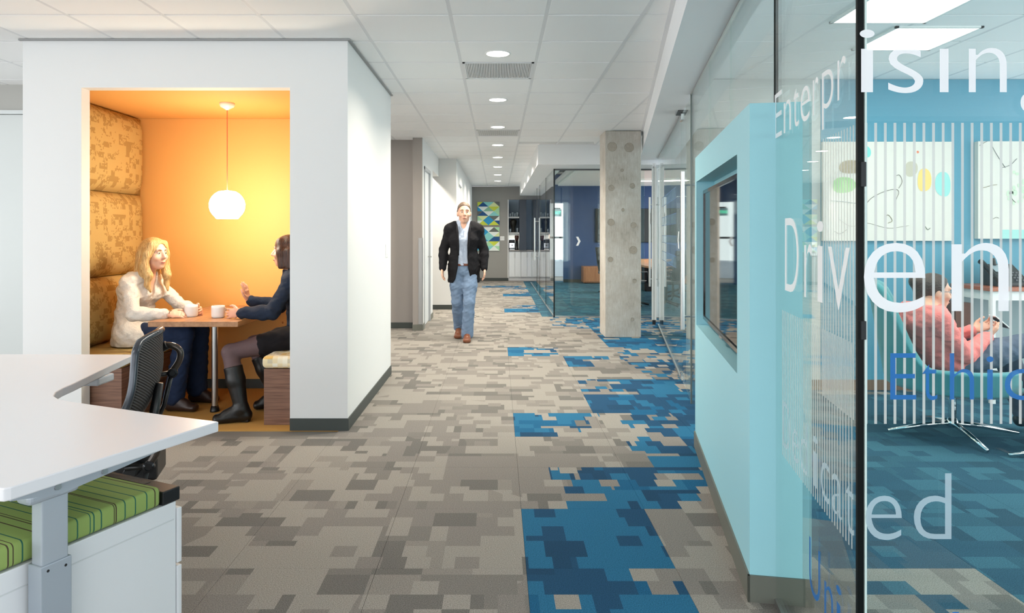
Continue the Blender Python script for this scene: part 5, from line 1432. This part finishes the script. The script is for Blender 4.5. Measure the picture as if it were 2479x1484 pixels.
def foot_prims(J, s, inf=0.0, sc=1.0):
    an, to = V3(*J['an'+s]), V3(*J['toe'+s]); d = to-an; L = np.linalg.norm(d[:2]); dd = nv(V3(d[0], d[1], d[2]*.3))
    heel = V3(an[0], an[1], max(an[2]-.05, .03)) - dd*.03
    return [seg(an, heel, .036*sc+inf, .034*sc+inf, .02), eseg(heel + V3(0, 0, -.005), to, np.cross(dd, (0, 0, 1)), (.034*sc+inf, .034*sc+inf), (.040*sc+inf, .022*sc+inf), .02), seg(an, an + (to-an)*.6, .036*sc+inf, .028*sc+inf, .02)]
def neck_prims(J, hc, f, r=.052):
    f = nv(f); c = V3(*hc); return [seg(c - f*.012 + V3(0, 0, -.055), V3(*J['neck']) + V3(0, 0, -.02), r, r*1.12, .03)]
def plane_cut(p, n):
    p, n = V3(*p), nv(n); return lambda X: (X - p)@n

def person(label, loc): return thing('person', label, 'person', loc)

# ---------------- the walking man
c0 = np.array((-.443, 9.05, 0), np.float32)
def R(x, y, z): return tuple(c0 + V3(x, y, z))
J = dict(pelvis=R(0, 0, .93), waist=R(0, .0, 1.10), chest=R(0, -.01, 1.30), neck=R(.0, .005, 1.515), shL=R(.180, .01, 1.430), shR=R(-.180, .01, 1.430),
         elL=R(.262, .035, 1.17), elR=R(-.268, .02, 1.17), wrL=R(.268, -.055, .930), wrR=R(-.272, -.085, .930),
         hipL=R(.085, 0, .90), hipR=R(-.085, 0, .90), knL=R(.075, -.15, .50), knR=R(-.085, -.035, .49), anL=R(.050, -.13, .085), anR=R(-.070, .20, .135), toeL=R(.052, -.31, .028), toeR=R(-.085, .03, .030))
hc = R(.004, -.02, 1.650); fm = (.12, -1, 0)
man = person('person in a black blazer, blue shirt and jeans walking down the corridor', (c0[0], c0[1], 0))
body = torso_prims(J) + arm_prims(J, 'L') + arm_prims(J, 'R') + leg_prims(J, 'L') + leg_prims(J, 'R') + neck_prims(J, hc, fm, .056) + head_prims(hc, fm, s=1.08)
body += hand_prims(J['wrL'], (.05, -.05, -1), (-1, -.2, 0), (0, -1, 0), .30) + hand_prims(J['wrR'], (-.02, -.12, -1), (1, -.2, 0), (0, -1, 0), .30)
skin('body', body, SKIN1, man, .0062)
f, r, u = frame(fm); AX = np.stack([r, f, u]); HP = lambda a, b, d: V3(*hc) + r*a + f*b + u*d
face_bits(hc, fm, man, s=1.08)
skin('hair', [ell(HP(0, -.016, .047), (.088, .110, .100), AX, .01), seg(HP(.072, -.02, .02), HP(-.072, -.02, .02), .02, .02)], hair_mat('short_grey_brown_hair', (92, 74, 60), (136, 116, 98), (60, 60, 60)), man, .006,
     [plane_cut(HP(0, .056, .082), f*.75 - u*.65), plane_cut(HP(0, 0, .01), f*.25 - u)])
JEAN = cloth('mid_blue_denim', (116, 138, 166), .28, 14, .4); SHIRT = cloth('pale_blue_shirt', (186, 200, 222), .10, 40, .3)
FOLDED(0.003, 'shirt', torso_prims(J, .012, parts='pwcs') + [seg(np.array(J['neck']) + V3(0, 0, -.01), np.array(J['neck']) + V3(0, -.006, .035), .070, .064, .01)], SHIRT, man, .007,
     [plane_cut(R(0, 0, .97), (0, 0, -1)), lambda X: .062 - np.sqrt((X[..., 0]-c0[0])**2*2.0 + (X[..., 1]-(c0[1]-.10))**2*.5 + ((X[..., 2]-1.545)*.62)**2)])
obj('placket', tube(B(), [R(0, -.135, 1.42), R(0, -.138, 1.30), R(0, -.130, 1.12), R(0, -.135, 1.0)], .006, 6), SHIRT, man)
jacket = torso_prims(J, .024, parts='pwcs') + arm_prims(J, 'L', .018, to=.98) + arm_prims(J, 'R', .018, to=.98)
jacket += [eseg(R(0, .0, .77), R(0, 0, 1.05), (1, 0, 0), (.212, .150), (.186, .140), .05), seg(J['shL'], R(.08, .01, 1.488), .066, .058, .04), seg(J['shR'], R(-.08, .01, 1.488), .066, .058, .04)]
def open_front(X):
    x, y, z = X[..., 0]-c0[0], X[..., 1]-c0[1], X[..., 2]
    wdt = np.interp(z, [.72, .80, .95, 1.08, 1.25, 1.42, 1.52, 1.60], [.150, .095, .066, .058, .060, .070, .085, .12])
    g = np.minimum(wdt - np.abs(x + .006), -.02 - y)
    return g
FOLDED(0.0022, 'blazer', jacket, cloth('black_blazer_wool', (24, 24, 28), .2, 20, .3), man, .0072, [open_front, plane_cut(R(0, 0, .745), (0, 0, -1)), lambda X: X[..., 2] - 1.548])
for s_ in (-1, 1):
    obj('lapel', tube(B(), [R(s_*.088, -.10, 1.50), R(s_*.078, -.142, 1.40), R(s_*.066, -.156, 1.22), R(s_*.060, -.150, 1.10)], [.010, .017, .014, .006], 8), bpy.data.materials['black_blazer_wool'], man, smooth=True)
jl = [eseg(R(0, 0, .90), R(0, .0, 1.0), (1, 0, 0), (.176, .128), (.156, .120), .03)] + leg_prims(J, 'L', .016, to=.98, end=.062) + leg_prims(J, 'R', .016, to=.98, end=.060)
FOLDED(0.0045, 'jeans', jl, JEAN, man, .007, [plane_cut(R(0, 0, 1.0), (0, 0, 1))])
skin('belt', [eseg(R(0, 0, .965), R(0, .0, 1.0), (1, 0, 0), (.166, .130), (.162, .126), .005)], mat('brown_belt', (112, 62, 44), .45), man, .007, [lambda X: np.abs(X[..., 2]-.982) - .018])
for s_ in 'LR':
    skin('shoe', foot_prims(J, s_, .010), mat('brown_leather_shoe', (126, 74, 48), .4, var=.2, scale=30), man, .006, [lambda X: .004 - X[..., 2]])

# ---------------- the blonde woman
def at3(u, v, Y): p = at(u, v, Y); return (p.x, p.y, p.z)
J = dict(pelvis=(-2.88, 5.50, .600), waist=(-2.885, 5.50, .760), chest=(-2.845, 5.48, .930), neck=(-2.785, 5.465, 1.075), shR=(-2.842, 5.335, .995), shL=(-2.780, 5.610, .995),
         elR=(-2.745, 5.215, .775), elL=(-2.590, 5.66, .790), wrR=(-2.500, 5.255, .772), wrL=(-2.395, 5.50, .778),
         hipR=(-2.86, 5.41, .585), hipL=(-2.84, 5.60, .585), knR=(-2.44, 5.40, .600), knL=(-2.42, 5.62, .600), anR=(-2.52, 5.38, .10), anL=(-2.46, 5.66, .10), toeR=(-2.35, 5.36, .035), toeL=(-2.30, 5.64, .035))
hc = (-2.700, 5.450, 1.222); fb = (1, -.42, -.03)
wo = person('person with long blonde hair in a cream blouse holding a mug in the booth', (-2.85, 5.5, .5))
ws = .88
body = torso_prims(J, w=ws, d=.92) + arm_prims(J, 'L', sc=.84) + arm_prims(J, 'R', sc=.84) + leg_prims(J, 'L', sc=.92) + leg_prims(J, 'R', sc=.92) + neck_prims(J, hc, fb, .046) + head_prims(hc, fb, s=.96)
body += hand_prims(J['wrR'], (1, .38, -.05), (.25, .55, -.55), (0, .3, 1), .42, .94) + hand_prims(J['wrL'], (.75, -.62, -.02), (-.5, -.8, -.2), (0, 0, 1), .60, .94)
skin('body', body, SKIN1, wo, .0058)
face_bits(hc, fb, wo, s=.96, brow=mat('blonde_brow', (150, 110, 70), .7))
f, r, u = frame(fb); AX = np.stack([r, f, u]); HP = lambda a, b, d: V3(*hc) + r*a + f*b + u*d
BL = hair_mat('long_blonde_hair', (168, 118, 62), (238, 204, 142))
hp = [ell(HP(0, -.022, .040), (.092, .110, .094), AX, .02)]
for sg_ in (1, -1):
    hp += [seg(HP(.062*sg_, .030, .085), HP(.088*sg_, .012, .0), .024, .030, .025), seg(HP(.088*sg_, .012, .0), HP(.096*sg_, .0, -.09), .030, .034, .025),
           seg(HP(.096*sg_, .0, -.09), HP(.086*sg_, .035, -.165), .034, .032, .02), seg(HP(.086*sg_, .035, -.165), HP(.092*sg_, .030, -.235), .032, .020, .02),
           seg(HP(.092*sg_, .030, -.235), HP(.080*sg_, .055, -.29), .020, .008, .02)]
hp += [seg(HP(0, -.085, .02), HP(0, -.105, -.13), .062, .066, .03), seg(HP(.05, -.08, -.0), HP(.07, -.085, -.17), .045, .042, .03), seg(HP(-.05, -.08, -.0), HP(-.07, -.085, -.17), .045, .042, .03),
       seg(HP(0, -.105, -.13), HP(.02, -.125, -.235), .060, .022, .03), seg(HP(.07, -.085, -.17), HP(.075, -.10, -.25), .036, .010, .03), seg(HP(.088, -.02, -.06), HP(.10, -.03, -.19), .028, .024, .02)]
skin('hair', hp, BL, wo, .006, [lambda X: .0 - np.linalg.norm((X - HP(0, .092, -.035))@AX.T/V3(.066, .085, .125), axis=-1)*.07 + .07])
CREAM = cloth('cream_blouse', (232, 225, 216), .07, 22, .55)
bl_ = torso_prims(J, .016, w=ws, d=.95) + arm_prims(J, 'L', .014, sc=.86, to=.90) + arm_prims(J, 'R', .015, sc=.86, to=.90)
bl_ += [eseg((-2.90, 5.50, .52), (-2.88, 5.50, .74), (0, 1, 0), (.185, .150), (.160, .125), .04), ell((-2.765, 5.40, .915), (.062, .062, .062), None, .04), ell((-2.735, 5.53, .915), (.062, .062, .062), None, .04),
        seg((-2.86, 5.37, .60), (-2.76, 5.38, .575), .11, .085, .04), seg((-2.86, 5.60, .60), (-2.76, 5.61, .575), .11, .085, .04)]
def vneck(X):
    q = (X - V3(-2.72, 5.445, 1.06)); a = q@nv(fb); b = q@r; z = q[..., 2]
    return np.minimum(np.interp(z, [-.19, -.02, .06], [.0, .055, .075]) - np.abs(b), a + .06)
FOLDED(0.005, 'blouse', bl_, CREAM, wo, .0062, [vneck, lambda X: X[..., 2] - 1.088, plane_cut((0, 0, .508), (0, 0, -1))])
DJ = cloth('dark_indigo_denim', (34, 48, 76), .25, 16, .35)
FOLDED(0.0045, 'jeans', [eseg((-2.88, 5.50, .585), (-2.88, 5.50, .68), (0, 1, 0), (.168, .125), (.15, .12), .03)] + leg_prims(J, 'L', .016, sc=.94, to=.96, end=.062) + leg_prims(J, 'R', .016, sc=.94, to=.96, end=.062), DJ, wo, .007, [plane_cut((0, 0, .503), (0, 0, -1)) if False else (lambda X: np.where(X[..., 0] < -2.72, .503 - X[..., 2], -1.0))])
for s_ in 'LR': skin('boot', foot_prims(J, s_, .010, .92), mat('dark_brown_boot', (50, 32, 26), .4), wo, .006, [lambda X: .006 - X[..., 2]])
obj('sleeve_cuff', tube(B(), [(-2.535, 5.250, .772), (-2.508, 5.255, .772)], .037, 16), CREAM, wo, smooth=False, bevel=.004)
obj('bracelet', tube(B(), [V3(-2.485, 5.262, .772) + V3(.008*math.cos(q)*.3, .026*math.cos(q), .026*math.sin(q)) for q in [2*math.pi*k/16 for k in range(16)]], .0022, 6, closed=True), mat('dark_cord', (70, 44, 30), .5), wo)

# ---------------- the dark-haired woman
J = dict(pelvis=(-1.50, 5.42, .600), waist=(-1.505, 5.42, .765), chest=(-1.545, 5.42, .945), neck=(-1.590, 5.42, 1.090), shR=(-1.565, 5.58, 1.020), shL=(-1.565, 5.262, 1.020),
         elR=(-1.76, 5.60, .80), elL=(-1.685, 5.165, .795), wrR=(-1.98, 5.50, .850), wrL=(-1.945, 5.215, .785),
         hipR=(-1.53, 5.52, .585), hipL=(-1.53, 5.32, .585), knL=(-1.985, 5.13, .505), knR=(-1.92, 5.45, .520), anL=(-1.880, 5.075, .10), anR=(-1.74, 5.43, .12), toeL=(-2.045, 5.03, .035), toeR=(-1.885, 5.42, .040))
hc = (-1.655, 5.415, 1.240); fd = (-1, -.05, 0)
wd_ = person('person with dark bobbed hair in a denim jacket gesturing in the booth', (-1.5, 5.42, .5))
body = torso_prims(J, w=ws, d=.92) + arm_prims(J, 'L', sc=.84) + arm_prims(J, 'R', sc=.84) + leg_prims(J, 'L', sc=.92) + leg_prims(J, 'R', sc=.92) + neck_prims(J, hc, fd, .046) + head_prims(hc, fd, s=.96)
body += hand_prims(J['wrL'], (-1, .25, -.05), (-.3, 1, -.2), (0, -.1, 1), .30, .94, .12) + hand_prims(J['wrR'], (-.22, -.05, 1), (-1, .1, -.2), (0, -1, 0), .10, .95, .12, .2)
skin('body', body, SKIN2, wd_, .0058)
face_bits(hc, fd, wd_, s=.96, sk=SKIN2)
f, r, u = frame(fd); AX = np.stack([r, f, u]); HP = lambda a, b, d: V3(*hc) + r*a + f*b + u*d
hp = [ell(HP(0, -.022, .040), (.094, .112, .096), AX, .02), seg(HP(0, -.08, .03), HP(0, -.085, -.10), .066, .070, .03)]
for sg_ in (1, -1): hp += [seg(HP(.060*sg_, .035, .082), HP(.088*sg_, .020, .0), .026, .030, .025), seg(HP(.088*sg_, .020, .0), HP(.090*sg_, .010, -.105), .032, .032, .025), seg(HP(.086*sg_, -.045, .0), HP(.085*sg_, -.05, -.115), .040, .036, .025)]
skin('hair', hp, hair_mat('dark_brown_hair', (38, 22, 16), (92, 56, 40)), wd_, .006, [lambda X: .07 - np.linalg.norm((X - HP(0, .095, -.035))@AX.T/V3(.063, .080, .110), axis=-1)*.07, plane_cut(HP(0, 0, -.128), -u)])
DEN = cloth('dark_navy_denim', (34, 44, 62), .3, 20, .45)
jk = torso_prims(J, .026, w=ws, d=.95) + arm_prims(J, 'L', .018, sc=.88, to=.92) + arm_prims(J, 'R', .018, sc=.88, to=.92) + [eseg((-1.50, 5.42, .66), (-1.505, 5.42, .80), (0, 1, 0), (.175, .140), (.160, .125), .03), ell((-1.635, 5.37, .93), (.06, .06, .065), None, .04), ell((-1.635, 5.47, .93), (.06, .06, .065), None, .04)]
FOLDED(0.0045, 'denim_jacket', jk, DEN, wd_, .0065, [plane_cut((0, 0, .655), (0, 0, -1)), lambda X: X[..., 2] - 1.105])
obj('collar', tube(B(), [(-1.655, 5.37, 1.06), (-1.60, 5.335, 1.10), (-1.545, 5.36, 1.115), (-1.53, 5.42, 1.118), (-1.545, 5.48, 1.115), (-1.60, 5.505, 1.10), (-1.655, 5.47, 1.06)], [.012, .02, .022, .022, .022, .02, .012], 8), DEN, wd_, smooth=True)
obj('jacket_button', lathe(B(), [(0, 0), (.009, 0), (.009, .004), (0, .004)], (0, 0, 0), 12), mat('copper_button', (176, 110, 60), .3, .8), wd_, M=Matrix.Translation((-1.650, 5.315, .70)) @ Vector((-.7, -1, 0)).to_track_quat('Z', 'Y').to_matrix().to_4x4())
FOLDED(0.003, 'skirt', [eseg((-1.50, 5.42, .585), (-1.50, 5.42, .72), (0, 1, 0), (.172, .13), (.15, .12), .03), seg(J['hipL'], np.array(J['hipL'])*.48 + np.array(J['knL'])*.52, .100, .088, .04), seg(J['hipR'], np.array(J['hipR'])*.48 + np.array(J['knR'])*.52, .100, .088, .04)], cloth('black_skirt', (24, 22, 26), .15, 20, .2), wd_, .007, [lambda X: np.where(X[..., 0] > -1.69, .503 - X[..., 2], -1.0)])
skin('tights', leg_prims(J, 'L', .006, sc=.92, to=.6) + leg_prims(J, 'R', .006, sc=.92, to=.6), cloth('sheer_tights', (104, 84, 86), .12, 18, .05, .6), wd_, .0065)
BOOT = mat('black_leather_boot', (20, 19, 19), .38, var=.2, scale=24, bump=.25)
for s_ in 'LR':
    kn, an = np.array(J['kn'+s_]), np.array(J['an'+s_]); top = kn + (an-kn)*.26
    pb = [seg(top, kn + (an-kn)*.5, .067, .066, .02), seg(kn + (an-kn)*.5, an, .066, .047, .02)] + foot_prims(J, s_, .014, .95)
    d_ = nv(an-kn); bo = skin('boot', pb, BOOT, wd_, .006, [plane_cut(top, -d_), lambda X: .006 - X[..., 2]])
    hl = an + V3(.030, .0, 0)
    obj('boot_heel', bx(float(hl[0])-.03, float(hl[0])+.03, float(hl[1])-.028, float(hl[1])+.028, .005 if s_ == 'L' else .01, .04), BOOT, bo, bevel=.006)

# ---------------- the woman in the lounge
J = dict(pelvis=(3.05, 4.74, .530), waist=(2.985, 4.74, .660), chest=(2.925, 4.74, .785), neck=(2.925, 4.74, .895), shR=(2.905, 4.575, .825), shL=(2.905, 4.905, .825),
         elR=(3.075, 4.545, .585), elL=(3.10, 4.93, .600), wrR=(3.290, 4.645, .695), wrL=(3.30, 4.80, .715),
         hipR=(3.10, 4.66, .520), hipL=(3.10, 4.83, .520), knR=(3.54, 4.62, .645), knL=(3.52, 4.80, .585), anR=(3.86, 4.62, .33), anL=(3.68, 4.84, .13), toeR=(4.02, 4.60, .40), toeL=(3.86, 4.86, .05))
hc = (2.990, 4.735, .985); fw = (1, -.10, -.12)
wl = person('person in a coral cardigan and glasses reading a phone in the teal armchair', (3.05, 4.74, .42))
body = torso_prims(J, w=ws, d=.95) + arm_prims(J, 'L', sc=.85) + arm_prims(J, 'R', sc=.85) + leg_prims(J, 'L', sc=.95) + leg_prims(J, 'R', sc=.95) + neck_prims(J, hc, fw, .046) + head_prims(hc, fw, s=.96)
body += hand_prims(J['wrR'], (.85, .30, .42), (-.2, .6, .7), (-.4, .4, .8), .45, .92) + hand_prims(J['wrL'], (.85, -.30, .38), (-.2, -.6, .7), (-.4, -.4, .8), .45, .92)
body += foot_prims(J, 'L', .0, .9) + foot_prims(J, 'R', .0, .9)
skin('body', body, SKIN2, wl, .006)
face_bits(hc, fw, wl, s=.96, sk=SKIN2)
f, r, u = frame(fw); AX = np.stack([r, f, u]); HP = lambda a, b, d: V3(*hc) + r*a + f*b + u*d
DH = hair_mat('dark_hair_bun', (34, 24, 20), (78, 58, 46), (30, 90, 90))
skin('hair', [ell(HP(0, -.018, .036), (.084, .108, .092), AX, .01), ell(HP(0, -.125, .055), (.05, .048, .052), AX, .03), seg(HP(0, -.09, .0), HP(0, -.095, -.06), .05, .035, .02)], DH, wl, .006,
     [plane_cut(HP(0, .040, .060), f*.85 - u*.5), plane_cut(HP(0, -.02, -.03), f*.8 - u*.6)])
def glasses():
    bm = B()
    for sg_ in (-1, 1):
        cN = HP(.033*sg_, .105, .010); tube(bm, [tuple(cN + r*(.024*math.cos(q)) + u*(.016*math.sin(q))) for q in [2*math.pi*k/16 for k in range(16)]], .0022, 6, closed=True)
        tube(bm, [tuple(HP(.057*sg_, .104, .014)), tuple(HP(.078*sg_, .06, .014)), tuple(HP(.082*sg_, -.01, .006))], .002, 6)
    tube(bm, [tuple(HP(-.01, .108, .012)), tuple(HP(.01, .108, .012))], .002, 6)
    return bm
obj('spectacles', glasses(), mat('blue_grey_frame', (70, 96, 112), .3), wl)
CORAL = cloth('coral_cardigan', (244, 138, 132), .08, 24, .45)
cg_ = torso_prims(J, .024, w=ws, d=.95) + arm_prims(J, 'L', .018, sc=.88, to=.92) + arm_prims(J, 'R', .018, sc=.88, to=.92) + [ell((3.02, 4.68, .775), (.06, .06, .06), None, .04), ell((3.02, 4.80, .775), (.06, .06, .06), None, .04), eseg((3.07, 4.74, .50), (3.0, 4.74, .66), (0, 1, 0), (.178, .14), (.16, .125), .03)]
def vn2(X):
    q = X - V3(3.02, 4.74, .85); return np.minimum(np.interp(q[..., 2], [-.10, .0, .06], [.0, .04, .06]) - np.abs(q[..., 1]), q[..., 0] + .06)
FOLDED(0.0045, 'cardigan', cg_, CORAL, wl, .0065, [vn2, lambda X: (X[..., 2] - .905), plane_cut((0, 0, .437), (0, 0, -1))])
skin('undershirt', torso_prims(J, .010, w=ws, d=.95, parts='wcs'), mat('dark_top', (34, 30, 44), .8), wl, .007, [lambda X: X[..., 2] - .902])
FOLDED(0.0045, 'jeans', leg_prims(J, 'L', .018, sc=.95, to=.97, end=.05) + leg_prims(J, 'R', .018, sc=.95, to=.97, end=.05) + [eseg((3.05, 4.74, .52), (3.03, 4.74, .60), (0, 1, 0), (.165, .12), (.15, .115), .03)], cloth('grey_denim', (96, 106, 124), .2, 16, .4), wl, .007, [lambda X: np.where(X[..., 0] < 3.34, .437 - X[..., 2], -1.0)])
for s_ in 'LR': skin('shoe', foot_prims(J, s_, .010, .9), BLACK, wl, .0065)
mp = thing('mobile_phone', 'white mobile phone in the hands of the person in coral', 'mobile phone', (3.41, 4.725, .75))
PM = Matrix.Translation((3.425, 4.722, .782)) @ Matrix.Rotation(math.radians(-50), 4, 'Y')
obj('case', bx(-.004, .004, -.034, .034, -.068, .068), TRIMW, mp, bevel=.003, M=PM)
obj('display', bx(-.0052, -.0042, -.030, .030, -.056, .056), BLACK, mp, M=PM)
# lenses that have a lamp of their own are not sampled a second time
for n_ in ('panel_diffuser', 'downlight_lens', 'exit_green', 'linear_lens'):
    MATS[n_].cycles.emission_sampling = 'NONE'
